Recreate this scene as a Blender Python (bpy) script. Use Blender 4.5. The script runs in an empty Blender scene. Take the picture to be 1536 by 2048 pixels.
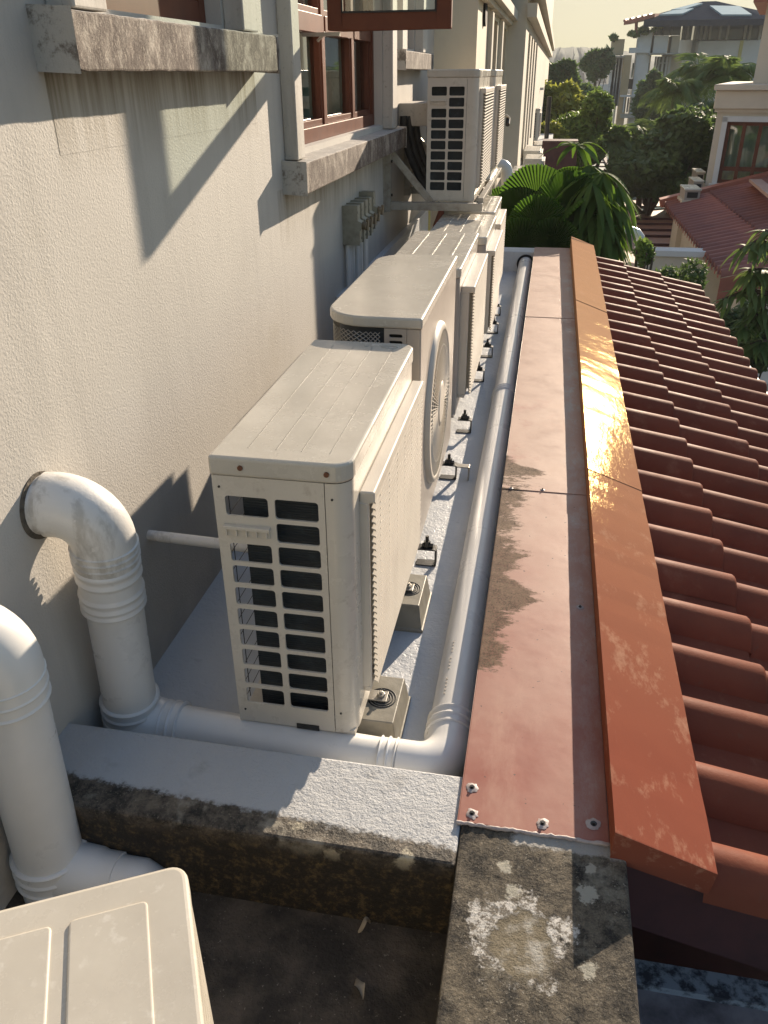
import bpy, bmesh, math, random
from mathutils import Vector, Matrix
random.seed(7)
R=math.radians
scene=bpy.context.scene
COL=scene.collection
# ------------------------------------------------------------------ camera
CAMP=Vector((0,0,1.25))
def cam_axes(y,p,r):
    f=Vector((-math.sin(y)*math.cos(p),math.cos(y)*math.cos(p),-math.sin(p)))
    rt=f.cross(Vector((0,0,1))).normalized(); dn=f.cross(rt)
    return math.cos(r)*rt+math.sin(r)*dn, -math.sin(r)*rt+math.cos(r)*dn, f
CR,CD,CF=cam_axes(R(10.92),R(28.38),R(0.42))
FPX=1620.0
cd=bpy.data.cameras.new('camera'); cam=bpy.data.objects.new('camera',cd); COL.objects.link(cam)
cam.matrix_world=Matrix(((CR.x,-CD.x,-CF.x,CAMP.x),(CR.y,-CD.y,-CF.y,CAMP.y),(CR.z,-CD.z,-CF.z,CAMP.z),(0,0,0,1)))
cd.sensor_fit='VERTICAL'; cd.sensor_height=24; cd.lens=24*FPX/2048; cd.clip_start=.02; cd.clip_end=3000
scene.camera=cam
scene.render.resolution_x=768; scene.render.resolution_y=1024
def on(u,v,ax,val):          # point of the photographed place at a known plane
    d=CR*((u-768)/FPX)+CD*((v-1024)/FPX)+CF
    return CAMP+d*((val-CAMP[ax])/d[ax])
# ------------------------------------------------------------------ world, sun, exposure
SUN=Vector((.97,3.10,1.0)).normalized()
w=bpy.data.worlds.new('World'); scene.world=w; w.use_nodes=True
nt=w.node_tree; sky=nt.nodes.new('ShaderNodeTexSky'); sky.sky_type='NISHITA'; sky.sun_disc=False
sky.sun_elevation=math.asin(SUN.z); sky.sun_rotation=math.atan2(SUN.x,SUN.y)
sky.air_density=1.0; sky.dust_density=1.6; sky.ozone_density=1.0; sky.altitude=0
bg=nt.nodes['Background']; 
# evening haze veils the sky near the sun: compress the brightest part, c/(1+c/limit)
vm=nt.nodes.new('ShaderNodeVectorMath'); vm.operation='MULTIPLY'; vm.inputs[1].default_value=(1/5.6,1/5.5,1/4.4); nt.links.new(sky.outputs[0],vm.inputs[0])
va=nt.nodes.new('ShaderNodeVectorMath'); va.operation='ADD'; va.inputs[1].default_value=(1,1,1); nt.links.new(vm.outputs[0],va.inputs[0])
vd=nt.nodes.new('ShaderNodeVectorMath'); vd.operation='DIVIDE'; nt.links.new(sky.outputs[0],vd.inputs[0]); nt.links.new(va.outputs[0],vd.inputs[1])

# cooler, clearer air overhead
tc=nt.nodes.new('ShaderNodeTexCoord'); sx=nt.nodes.new('ShaderNodeSeparateXYZ'); nt.links.new(tc.outputs['Generated'],sx.inputs[0])
mr=nt.nodes.new('ShaderNodeMapRange'); mr.inputs[1].default_value=.12; mr.inputs[2].default_value=.6; nt.links.new(sx.outputs['Z'],mr.inputs[0])
mx=nt.nodes.new('ShaderNodeMix'); mx.data_type='RGBA'; mx.inputs[6].default_value=(1,.98,.88,1); mx.inputs[7].default_value=(1.15,1.45,1.95,1); nt.links.new(mr.outputs[0],mx.inputs[0])
vt=nt.nodes.new('ShaderNodeVectorMath'); vt.operation='MULTIPLY'; nt.links.new(vd.outputs[0],vt.inputs[0]); nt.links.new(mx.outputs[2],vt.inputs[1])
nt.links.new(vt.outputs[0],bg.inputs[0]); bg.inputs[1].default_value=0.088
sl=bpy.data.lights.new('sun','SUN'); so=bpy.data.objects.new('sun',sl); COL.objects.link(so)
sl.energy=4.8; sl.angle=R(0.55); sl.color=(1.0,0.83,0.64)
so.rotation_euler=SUN.to_track_quat('Z','Y').to_euler()
vs=scene.view_settings; vs.view_transform='Standard'; vs.look='None'; vs.gamma=1; vs.exposure=1.15
# ------------------------------------------------------------------ materials
def NT(name):
    m=bpy.data.materials.new(name); m.use_nodes=True; t=m.node_tree
    return m,t,t.nodes['Principled BSDF']
def noise(t,co,scale,detail=5,rough=.6,stretch=None,dist=0):
    n=t.nodes.new('ShaderNodeTexNoise'); n.inputs['Scale'].default_value=scale
    n.inputs['Detail'].default_value=detail; n.inputs['Roughness'].default_value=rough; n.inputs['Distortion'].default_value=dist
    if stretch:
        mp=t.nodes.new('ShaderNodeMapping'); mp.inputs['Scale'].default_value=stretch
        t.links.new(co,mp.inputs[0]); co=mp.outputs[0]
    t.links.new(co,n.inputs['Vector']); return n.outputs['Fac']
def ramp(t,fac,a,b,ca=(0,0,0,1),cb=(1,1,1,1)):
    r=t.nodes.new('ShaderNodeValToRGB'); r.color_ramp.elements[0].position=a; r.color_ramp.elements[1].position=b
    r.color_ramp.elements[0].color=ca; r.color_ramp.elements[1].color=cb
    t.links.new(fac,r.inputs[0]); return r.outputs[0]
def mixc(t,fac,a,b):
    m=t.nodes.new('ShaderNodeMix'); m.data_type='RGBA'
    for i,x in ((0,fac),(6,a),(7,b)):
        if isinstance(x,(tuple,float,int)):
            m.inputs[i].default_value=(x if i==0 else (*x[:3],1))
        else: t.links.new(x,m.inputs[i])
    return m.outputs[2]
def math_(t,op,a,b=None,c=None):
    m=t.nodes.new('ShaderNodeMath'); m.operation=op
    for i,x in enumerate((a,b,c)):
        if x is None: continue
        if isinstance(x,(float,int)): m.inputs[i].default_value=x
        else: t.links.new(x,m.inputs[i])
    return m.outputs[0]
def bump(t,bs,h,strength,dist,prev=None):
    b=t.nodes.new('ShaderNodeBump'); b.inputs['Strength'].default_value=strength; b.inputs['Distance'].default_value=dist
    t.links.new(h,b.inputs['Height'])
    if prev: t.links.new(prev,b.inputs['Normal'])
    t.links.new(b.outputs[0],bs.inputs['Normal']); return b.outputs[0]
def coords(t,world=False):
    if world: return t.nodes.new('ShaderNodeNewGeometry').outputs['Position']
    return t.nodes.new('ShaderNodeTexCoord').outputs['Object']
def paint(name,col,rough=.5,var=None,vscale=6,vlo=.45,vhi=.7,streak=None,bs=None,bstr=.3,bdist=.002,metal=0,spec=.5,coat=0,rvar=0,fine=None,island=0):
    """general painted / mineral surface: base colour, blotches of a 2nd colour, optional bump"""
    m,t,b=NT(name); co=coords(t,True)
    c=(*col,1)
    if var:
        c=mixc(t,ramp(t,noise(t,co,vscale,6,.65,streak),vlo,vhi),col,var)
    if fine:
        c=mixc(t,ramp(t,noise(t,co,fine[1],3,.7),fine[2],fine[3]),c,fine[0])
    if island:
        g_=t.nodes.new('ShaderNodeNewGeometry'); c=mixc(t,math_(t,'MULTIPLY',g_.outputs['Random Per Island'],.55),c,tuple(x*.62 for x in col))
        c=mixc(t,math_(t,'MULTIPLY',ramp(t,noise(t,co,42,7,.8),.58,.7),.5),c,(.12,.085,.06))
        c=mixc(t,math_(t,'MULTIPLY',ramp(t,noise(t,co,11,7,.7),.56,.74),.35),c,(.36,.19,.12))
    if isinstance(c,tuple): b.inputs['Base Color'].default_value=c
    else: t.links.new(c,b.inputs['Base Color'])
    b.inputs['Roughness'].default_value=rough; b.inputs['Metallic'].default_value=metal
    b.inputs['Specular IOR Level'].default_value=spec; b.inputs['Coat Weight'].default_value=coat
    if rvar:
        r=ramp(t,noise(t,co,9,6,.7),.35,.7,(rough-rvar,)*3+(1,),(rough+rvar,)*3+(1,)); t.links.new(r,b.inputs['Roughness'])
    if bs: bump(t,b,noise(t,co,bs,4,.6),bstr,bdist)
    return m
MT={}
def stucco(name,col,col2,sc=240,stren=.38,dist=.003,streaks=True):
    m,t,b=NT(name); co=coords(t,True)
    c=mixc(t,ramp(t,noise(t,co,1.6,6,.6),.35,.7),col,col2)
    if streaks:
        c=mixc(t,ramp(t,noise(t,co,9,6,.65,(1,1,.08)),.52,.78,cb=(.35,)*3+(1,)),c,tuple(x*.55 for x in col))
        c=mixc(t,ramp(t,noise(t,co,2.3,8,.7),.6,.75,cb=(.3,)*3+(1,)),c,(.30,.26,.18))
        # drips under the sills and damp at the foot of the wall
        s=t.nodes.new('ShaderNodeSeparateXYZ'); t.links.new(co,s.inputs[0])
        dr=noise(t,co,34,5,.7,(1,1,.05))
        for za,zb,ya,yb_ in ((1.08,1.25,1.39,2.46),(.74,.91,2.6,4.65)):
            m_=math_(t,'MULTIPLY',ramp(t,s.outputs['Z'],0,1),1.0)
            zf_=t.nodes.new('ShaderNodeMapRange'); zf_.inputs[1].default_value=za; zf_.inputs[2].default_value=zb; t.links.new(s.outputs['Z'],zf_.inputs[0])
            top_=math_(t,'LESS_THAN',s.outputs['Z'],zb+.02); yy1=math_(t,'GREATER_THAN',s.outputs['Y'],ya); yy2=math_(t,'LESS_THAN',s.outputs['Y'],yb_)
            k=math_(t,'MULTIPLY',math_(t,'MULTIPLY',top_,yy1),math_(t,'MULTIPLY',yy2,zf_.outputs[0]))
            k=math_(t,'MULTIPLY',k,ramp(t,dr,.36,.66)); c=mixc(t,math_(t,'MULTIPLY',k,.9),c,(.17,.135,.08))
        ft=t.nodes.new('ShaderNodeMapRange'); ft.inputs[1].default_value=.22; ft.inputs[2].default_value=.02; t.links.new(s.outputs['Z'],ft.inputs[0])
        c=mixc(t,math_(t,'MULTIPLY',math_(t,'MULTIPLY',ft.outputs[0],ramp(t,noise(t,co,7,6,.7),.35,.65)),.5),c,(.25,.25,.23))
        c=mixc(t,ramp(t,noise(t,co,3.2,5,.55,(1,1,.5)),.5,.72,cb=(.4,)*3+(1,)),c,(.56,.535,.49))
    t.links.new(c,b.inputs['Base Color']); b.inputs['Roughness'].default_value=.75
    v=t.nodes.new('ShaderNodeTexVoronoi'); v.inputs['Scale'].default_value=sc*.7; t.links.new(co,v.inputs['Vector'])
    n1=bump(t,b,v.outputs['Distance'],stren*.35,dist)
    bump(t,b,noise(t,co,sc,4,.6),stren,dist,n1)
    return m
MT['wall']=stucco('wall_stucco',(.52,.492,.445),(.455,.43,.39))
MT['wall_smooth']=stucco('wall_smooth_plaster',(.50,.475,.42),(.44,.42,.375),180,.3,.002)
MT['cream']=paint('cream_wall_paint',(.66,.58,.44),.8,(.56,.49,.38),2.5,bs=60,bstr=.2)
MT['cream_far']=paint('pale_cream_paint',(.62,.56,.46),.85,(.5,.46,.38),.8)
MT['white_far']=paint('white_wall_paint',(.62,.64,.64),.85,(.52,.53,.52),.5)
MT['tan_far']=paint('tan_wall_paint',(.45,.36,.22),.85,(.36,.30,.19),.6)
MT['yellow_far']=paint('yellow_wall_paint',(.60,.55,.24),.85,(.5,.46,.2),.6)
# weathered painted concrete of the sills
def sillm():
    m,t,b=NT('weathered_sill_paint'); co=coords(t,True)
    f=ramp(t,noise(t,co,15,10,.85,(1,1,.6)),.385,.50)
    c=mixc(t,f,(.42,.37,.31),(.085,.06,.047))
    c=mixc(t,ramp(t,noise(t,co,60,6,.85,(1,1,.6)),.53,.62),c,(.33,.28,.23))
    # the upper face keeps its paint
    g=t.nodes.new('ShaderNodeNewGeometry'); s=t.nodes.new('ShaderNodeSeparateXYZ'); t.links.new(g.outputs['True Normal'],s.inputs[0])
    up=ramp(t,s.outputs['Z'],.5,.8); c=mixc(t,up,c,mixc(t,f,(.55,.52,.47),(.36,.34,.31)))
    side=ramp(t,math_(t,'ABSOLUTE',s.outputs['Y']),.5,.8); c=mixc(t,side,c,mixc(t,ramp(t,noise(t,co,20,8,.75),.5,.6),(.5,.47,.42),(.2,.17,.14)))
    t.links.new(c,b.inputs['Base Color']); b.inputs['Roughness'].default_value=.85
    bump(t,b,noise(t,co,110,6,.75),.9,.003); return m
MT['sill']=sillm()
def sidesill():
    return paint('sill_end_paint',(.5,.47,.42),.8,(.40,.37,.33),14,bs=90,bstr=.4)
MT['pilaster']=paint('pilaster_paint',(.50,.47,.42),.75,(.30,.275,.235),9,.5,.75,(1,1,.12),bs=120,bstr=.4,fine=((.26,.24,.2),60,.6,.75))
MT['ledge']=None
def ledge():
    m,t,b=NT('waterproof_ledge_coating'); co=coords(t,True)
    c=mixc(t,ramp(t,noise(t,co,3,7,.6),.35,.7),(.50,.52,.54),(.58,.595,.60))
    c=mixc(t,ramp(t,noise(t,co,14,8,.75),.6,.72,cb=(.6,)*3+(1,)),c,(.30,.31,.32))
    t.links.new(c,b.inputs['Base Color']); b.inputs['Roughness'].default_value=.46
    n=bump(t,b,noise(t,co,95,3,.6,dist=.8),.6,.004)
    bump(t,b,noise(t,co,14,3,.5),.45,.012,n); return m
MT['ledge']=ledge()
def parapetm():
    """grey coating on the ledge side, black mould and lichen on the outer side"""
    m,t,b=NT('coated_and_mouldy_parapet'); co=coords(t,True)
    s=t.nodes.new('ShaderNodeSeparateXYZ'); t.links.new(co,s.inputs[0])
    # boundary of the coating: y > .945 - .065*(x+.8)
    edge=math_(t,'ADD',s.outputs['Y'],math_(t,'MULTIPLY',s.outputs['X'],.05))
    edge=math_(t,'ADD',edge,math_(t,'MULTIPLY',math_(t,'SUBTRACT',noise(t,co,55,7,.75),.5),.05))
    coat=ramp(t,math_(t,'SUBTRACT',edge,.40),.497,.505)
    mould=mixc(t,ramp(t,noise(t,co,16,12,.88),.44,.60),(.008,.007,.006),(.16,.13,.095))
    mould=mixc(t,ramp(t,noise(t,co,240,4,.85),.59,.70),mould,(.34,.30,.22))
    mould=mixc(t,ramp(t,noise(t,co,11,6,.6),.58,.67),mould,mixc(t,noise(t,co,150,3,.8),(.40,.37,.30),(.14,.12,.09)))
    low=ramp(t,s.outputs['Z'],.10,.137); mould=mixc(t,low,mixc(t,ramp(t,noise(t,co,60,8,.85),.50,.66),(.016,.012,.008),(.17,.12,.05)),mould)
    v=t.nodes.new('ShaderNodeTexVoronoi'); v.inputs['Scale'].default_value=11; v.inputs['Randomness'].default_value=1; t.links.new(co,v.inputs['Vector'])
    spot=math_(t,'ADD',v.outputs['Distance'],math_(t,'MULTIPLY',noise(t,co,42,8,.8),.75))
    mould=mixc(t,math_(t,'MULTIPLY',ramp(t,spot,.50,.60,(1,1,1,1),(0,0,0,1)),low),mould,(.46,.41,.30))
    c=mixc(t,coat,mould,mixc(t,ramp(t,noise(t,co,8,6,.6),.6,.75),(.46,.47,.475),(.32,.32,.31)))
    t.links.new(c,b.inputs['Base Color'])
    b.inputs['Roughness'].default_value=.62
    n=bump(t,b,noise(t,co,130,6,.7),.9,.005)
    bump(t,b,noise(t,co,30,3,.6),.5,.008,n); return m
MT['parapet']=parapetm()
def sidepar():
    m,t,b=NT('mouldy_lichen_concrete'); co=coords(t,True)
    c=mixc(t,ramp(t,noise(t,co,17,12,.88),.43,.60),(.012,.011,.010),(.19,.16,.115))
    c=mixc(t,math_(t,'MULTIPLY',ramp(t,noise(t,co,240,4,.85),.58,.68),ramp(t,noise(t,co,14,4,.6),.4,.6)),c,(.42,.39,.32))
    c=mixc(t,ramp(t,noise(t,co,9,7,.7),.56,.68),c,mixc(t,noise(t,co,170,3,.8),(.36,.34,.27),(.10,.09,.07)))
    # lime scab and bare cement patch
    def blob(cx,cy,rx,ry,ns,na):
        mp=t.nodes.new('ShaderNodeMapping'); mp.inputs['Location'].default_value=(-cx/rx,-cy/ry,0); mp.inputs['Scale'].default_value=(1/rx,1/ry,0)
        t.links.new(co,mp.inputs[0]); l=t.nodes.new('ShaderNodeVectorMath'); l.operation='LENGTH'; t.links.new(mp.outputs[0],l.inputs[0])
        return math_(t,'ADD',l.outputs['Value'],math_(t,'MULTIPLY',math_(t,'SUBTRACT',noise(t,co,ns,8,.75),.5),na))
    halo=blob(.045,.765,.070,.072,19,2.8); inner=blob(.052,.762,.050,.056,16,1.6)
    crust=mixc(t,ramp(t,noise(t,co,70,9,.85),.47,.53),(.62,.60,.56),(.16,.14,.11))
    c=mixc(t,ramp(t,halo,.85,1.1,(1,1,1,1),(0,0,0,1)),c,crust)
    c=mixc(t,ramp(t,inner,.9,1.0,(1,1,1,1),(0,0,0,1)),c,mixc(t,ramp(t,noise(t,co,24,6,.6),.52,.66),(.20,.17,.115),(.45,.43,.38)))
    for cx,cy,r in ((.15,.86,.017),(.155,.905,.010),(.035,.842,.014),(.02,.885,.012),(.145,.735,.014)):
        c=mixc(t,ramp(t,blob(cx,cy,r,r,75,3.4),.8,1.0,(.9,.9,.9,1),(0,0,0,1)),c,(.42,.40,.33))
    s=t.nodes.new('ShaderNodeSeparateXYZ'); t.links.new(co,s.inputs[0])
    yy_=math_(t,'ADD',s.outputs['Y'],math_(t,'MULTIPLY',math_(t,'SUBTRACT',noise(t,co,45,7,.75),.5),.045))
    xx_=math_(t,'ADD',s.outputs['X'],math_(t,'MULTIPLY',math_(t,'SUBTRACT',noise(t,co,35,6,.7),.5),.06))
    c=mixc(t,math_(t,'MULTIPLY',ramp(t,yy_,.929,.934),ramp(t,xx_,.025,.034)),c,mixc(t,noise(t,co,30,5,.7),(.46,.45,.42),(.32,.31,.28)))
    t.links.new(c,b.inputs['Base Color']); b.inputs['Roughness'].default_value=.9
    n=bump(t,b,noise(t,co,170,6,.75),1.0,.005)
    n=bump(t,b,noise(t,co,40,4,.6),.6,.008,n)
    bump(t,b,ramp(t,inner,.86,1.02),.8,.004,n); return m
MT['sidepar']=sidepar()
MT['pit']=paint('damp_mouldy_floor',(.028,.023,.017),.8,(.12,.095,.07),10,.42,.72,bs=140,bstr=1.0,bdist=.004,fine=((.22,.19,.15),150,.665,.70))
# red flashing sheets
def flash():
    m,t,b=NT('faded_red_flashing_paint'); co=coords(t,True)
    s=t.nodes.new('ShaderNodeSeparateXYZ'); t.links.new(co,s.inputs[0])
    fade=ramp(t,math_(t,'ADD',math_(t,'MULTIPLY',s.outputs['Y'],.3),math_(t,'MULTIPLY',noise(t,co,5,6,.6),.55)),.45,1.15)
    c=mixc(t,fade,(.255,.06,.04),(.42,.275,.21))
    c=mixc(t,ramp(t,noise(t,co,9,8,.7,(1,.35,1)),.55,.75,cb=(.6,)*3+(1,)),c,(.44,.26,.19))
    c=mixc(t,ramp(t,noise(t,co,4,7,.7),.6,.75,cb=(.5,)*3+(1,)),c,(.26,.05,.045))
    # grey bloom in the strip beside the cap
    st=math_(t,'MULTIPLY',ramp(t,s.outputs['X'],.115,.15),ramp(t,noise(t,co,13,9,.8,(1,.4,1)),.48,.62))
    c=mixc(t,math_(t,'MULTIPLY',st,math_(t,'MULTIPLY',fade,.8)),c,(.42,.40,.37))
    # mould patches creeping in from the inner edge, feathered across the sheet
    e=math_(t,'ADD',math_(t,'MULTIPLY',math_(t,'ADD',s.outputs['X'],.062),-4.6),math_(t,'MULTIPLY',noise(t,co,7,3,.5,(.5,1,1)),1.9))
    e=math_(t,'ADD',e,math_(t,'MULTIPLY',math_(t,'SUBTRACT',noise(t,co,60,8,.82,(.5,1.2,1)),.5),1.1))
    yb=math_(t,'ABSOLUTE',math_(t,'SUBTRACT',s.outputs['Y'],1.90)); e=math_(t,'SUBTRACT',e,math_(t,'MULTIPLY',math_(t,'MAXIMUM',math_(t,'SUBTRACT',yb,.46),0.0),3.2))
    mo=ramp(t,e,.62,.72)
    grain=ramp(t,noise(t,co,230,4,.8),.36,.6,(.55,.55,.55,1),(1,1,1,1))
    c=mixc(t,math_(t,'MULTIPLY',mo,grain),c,mixc(t,ramp(t,noise(t,co,38,9,.85),.42,.58),(.045,.034,.02),(.15,.11,.07)))
    # dark specks
    c=mixc(t,ramp(t,noise(t,co,95,2,.5),.735,.76),c,(.07,.05,.045))
    t.links.new(c,b.inputs['Base Color'])
    r=ramp(t,noise(t,co,7,7,.7),.3,.75,(.38,.38,.38,1),(.66,.66,.66,1)); r=mixc(t,mo,r,(.9,.9,.9)); t.links.new(r,b.inputs['Roughness'])
    bump(t,b,noise(t,co,9,4,.5),.15,.01); return m
MT['flash']=flash(); MT['flash'].node_tree.nodes['Principled BSDF'].inputs['Specular IOR Level'].default_value=.32
def capm():
    m,t,b=NT('orange_red_ridge_paint'); co=coords(t,True)
    s=t.nodes.new('ShaderNodeSeparateXYZ'); t.links.new(co,s.inputs[0])
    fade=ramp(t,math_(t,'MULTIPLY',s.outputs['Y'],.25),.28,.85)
    c=mixc(t,fade,(.235,.075,.048),(.44,.26,.155))  # far end coloured paler and golden, standing in for reflected low sun
    c=mixc(t,math_(t,'MULTIPLY',ramp(t,noise(t,co,20,7,.7,(1,.5,1)),.55,.68),.45),c,(.48,.30,.20))
    t.links.new(c,b.inputs['Base Color'])
    b.inputs['Roughness'].default_value=.6; b.inputs['Specular IOR Level'].default_value=0.0
    n=bump(t,b,noise(t,co,34,6,.7,(1,.35,1)),.16,.006)
    n=bump(t,b,noise(t,co,5,2,.5),.16,.02,n)
    # gold-tinted gloss mixed in for the sun's glint, stronger toward the far end
    g=t.nodes.new('ShaderNodeBsdfGlossy'); g.distribution='BECKMANN'; g.inputs['Color'].default_value=(1,.78,.36,1); g.inputs['Roughness'].default_value=.145; t.links.new(n,g.inputs['Normal'])
    mx=t.nodes.new('ShaderNodeMixShader'); t.links.new(math_(t,'MULTIPLY_ADD',fade,.020,.006),mx.inputs[0])
    t.links.new(b.outputs[0],mx.inputs[1]); t.links.new(g.outputs[0],mx.inputs[2]); t.links.new(mx.outputs[0],t.nodes['Material Output'].inputs[0])
    return m
MT['cap']=capm()
MT['tile']=paint('terracotta_tile_paint',(.215,.068,.040),.6,(.155,.05,.032),7,.4,.75,bs=160,bstr=.25,bdist=.002,rvar=.06,spec=.04,island=1)
MT['tile_far']=paint('dull_terracotta_tiles',(.36,.12,.075),.6,(.26,.085,.06),2)
MT['fascia']=paint('dark_red_fascia_paint',(.085,.03,.03),.6,(.05,.02,.022),8)
MT['pvc']=paint('white_pvc',(.70,.69,.66),.32,(.62,.61,.58),5,.45,.8,rvar=.06,bs=30,bstr=.05)
MT['pvc_worn']=paint('brushed_over_pvc',(.66,.645,.61),.38,(.47,.45,.41),24,.50,.62,(1,1,.3),bs=150,bstr=.25,fine=((.66,.64,.6),70,.58,.7))
MT['ac']=paint('beige_enamel',(.60,.555,.475),.30,(.54,.49,.41),4,.45,.8,bs=6,bstr=.05,bdist=.01,rvar=.06,fine=((.43,.38,.31),26,.62,.8))
MT['ac_top']=paint('dusty_beige_enamel',(.55,.515,.44),.26,(.46,.425,.36),5,.42,.75,bs=10,bstr=.07,bdist=.006,rvar=.07,fine=((.6,.57,.5),60,.6,.75))
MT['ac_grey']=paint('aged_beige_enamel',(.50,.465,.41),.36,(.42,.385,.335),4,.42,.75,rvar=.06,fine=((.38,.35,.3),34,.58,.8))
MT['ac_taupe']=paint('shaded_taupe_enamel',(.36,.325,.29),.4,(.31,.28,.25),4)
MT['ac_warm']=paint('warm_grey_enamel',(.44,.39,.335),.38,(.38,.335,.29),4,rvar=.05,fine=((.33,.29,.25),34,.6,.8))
MT['grille']=paint('moulded_grille_plastic',(.58,.53,.45),.5,(.52,.47,.40),8)
MT['coil']=None
def coil():
    m,t,b=NT('finned_coil'); co=coords(t,True)
    wv=t.nodes.new('ShaderNodeTexWave'); wv.bands_direction='Z'; wv.inputs['Scale'].default_value=60; t.links.new(co,wv.inputs['Vector'])
    c=mixc(t,ramp(t,noise(t,co,24,5,.7),.5,.8),(.010,.018,.024),(.035,.052,.06)); t.links.new(c,b.inputs['Base Color'])
    b.inputs['Roughness'].default_value=.5; bump(t,b,wv.outputs['Fac'],.4,.002); return m
MT['coil']=coil()
MT['black']=paint('black_rubber',(.012,.012,.013),.55,(.03,.03,.03),20)
MT['dark']=paint('dark_interior',(.012,.012,.012),.8)
MT['wire']=paint('dark_wire',(.05,.05,.05),.4,metal=.7)
MT['galv']=paint('galvanised_steel',(.42,.40,.36),.42,(.28,.25,.21),25,metal=.6)
MT['rust']=paint('rusty_screw',(.16,.055,.02),.6,(.07,.03,.02),300)
MT['block']=paint('grey_mounting_rubber',(.27,.25,.20),.5,(.17,.155,.12),14,.4,.7,rvar=.08,bs=90,bstr=.25)
MT['isolator']=paint('yellowed_switch_plastic',(.30,.285,.22),.5,(.22,.20,.15),30)
MT['knob']=paint('brown_switch_plastic',(.16,.12,.07),.45)
MT['frame']=paint('brown_window_frame',(.15,.055,.033),.5,(.12,.045,.03),14,rvar=.05,spec=.12)
MT['frame_sun']=MT['frame']
MT['roofsheet']=paint('brown_sheet_roof',(.36,.18,.11),.5,(.28,.14,.09),2)
MT['roofgrey']=paint('grey_sheet_roof',(.36,.35,.30),.5,(.28,.27,.24),2)
MT['slate']=paint('dark_slate_roof',(.035,.045,.06),.9,(.05,.06,.075),4,spec=0)
MT['panel']=paint('solar_panel_glass',(.30,.42,.46),.15,(.26,.37,.42),2)
MT['curtain']=paint('grey_green_curtain',(.42,.50,.44),.85,(.30,.36,.31),9,.4,.7,(1,1,.05))
MT['lowwall']=paint('mauve_grey_wall_paint',(.38,.33,.34),.75,(.12,.10,.11),8,bs=90,bstr=.2)
MT['lowcop']=paint('stained_blue_grey_coping',(.40,.44,.50),.6,(.06,.065,.08),26,.45,.58,bs=90,bstr=.4)
MT['bark']=paint('tree_bark',(.10,.075,.05),.85,(.06,.045,.03),8,bs=30)
MT['asphalt']=paint('ground_cover_earth',(.06,.07,.04),.9,(.035,.04,.025),1.5)
MT['hill']=paint('wooded_hill',(.05,.075,.04),.95,(.03,.05,.03),.2,.4,.6)
MT['label']=paint('faint_print',(.30,.28,.24),.5)
MT['stickr']=paint('red_sticker',(.45,.06,.04),.5); MT['sticky']=paint('yellow_sticker',(.6,.5,.08),.5)
def glassm(name,tint,op):
    """thin pane: clear enough to pass the sun, mirror-like by fresnel"""
    m=bpy.data.materials.new(name); m.use_nodes=True; t=m.node_tree; t.nodes.clear()
    o=t.nodes.new('ShaderNodeOutputMaterial'); a=t.nodes.new('ShaderNodeBsdfTransparent'); a.inputs[0].default_value=(*tint,1)
    g=t.nodes.new('ShaderNodeBsdfGlossy'); g.inputs['Roughness'].default_value=.02
    f=t.nodes.new('ShaderNodeFresnel'); f.inputs[0].default_value=1.5
    mm=t.nodes.new('ShaderNodeMath'); mm.operation='MULTIPLY_ADD'; mm.inputs[1].default_value=1.3; mm.inputs[2].default_value=op
    x=t.nodes.new('ShaderNodeMixShader'); t.links.new(f.outputs[0],mm.inputs[0]); t.links.new(mm.outputs[0],x.inputs[0])
    t.links.new(a.outputs[0],x.inputs[1]); t.links.new(g.outputs[0],x.inputs[2]); t.links.new(x.outputs[0],o.inputs[0]); return m
MT['glass']=glassm('window_glass',(.80,.90,.84),.10)
m,t,b=NT('far_window_glass'); b.inputs['Base Color'].default_value=(.035,.06,.06,1); b.inputs['Roughness'].default_value=.08; MT['glass_far']=m
def leafm(name,c1,c2,rough=.6,trans=.35,sc=3):
    m,t,b=NT(name); co=coords(t,True)
    c=mixc(t,ramp(t,noise(t,co,sc,4,.6),.35,.65),c1,c2); t.links.new(c,b.inputs['Base Color'])
    b.inputs['Roughness'].default_value=rough
    tr=t.nodes.new('ShaderNodeBsdfTranslucent'); t.links.new(mixc(t,.5,c,tuple(min(1,x*1.6) for x in c2)),tr.inputs[0])
    mx=t.nodes.new('ShaderNodeMixShader'); mx.inputs[0].default_value=trans
    o=t.nodes['Material Output']; t.links.new(b.outputs[0],mx.inputs[1]); t.links.new(tr.outputs[0],mx.inputs[2]); t.links.new(mx.outputs[0],o.inputs[0]); return m
MT['leaf_dark']=leafm('dark_green_leaves',(.065,.115,.032),(.11,.17,.045))
MT['leaf_mid']=leafm('mid_green_leaves',(.10,.17,.035),(.17,.25,.05))
MT['leaf_yel']=leafm('yellow_green_leaves',(.20,.25,.04),(.32,.33,.06),trans=.45)
MT['leaf_palm']=leafm('palm_green_leaves',(.08,.15,.035),(.16,.22,.055),.6,.4)
MT['leaf_fan']=leafm('fan_palm_green',(.035,.095,.010),(.085,.17,.020),.75,.5,5)
MT['leaf_lance']=leafm('lance_leaf_green',(.045,.11,.015),(.10,.17,.02),.75,.45,5)
MT['dry']=leafm('dry_leaf',(.32,.26,.18),(.42,.36,.27),.7,.2,40)
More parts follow.
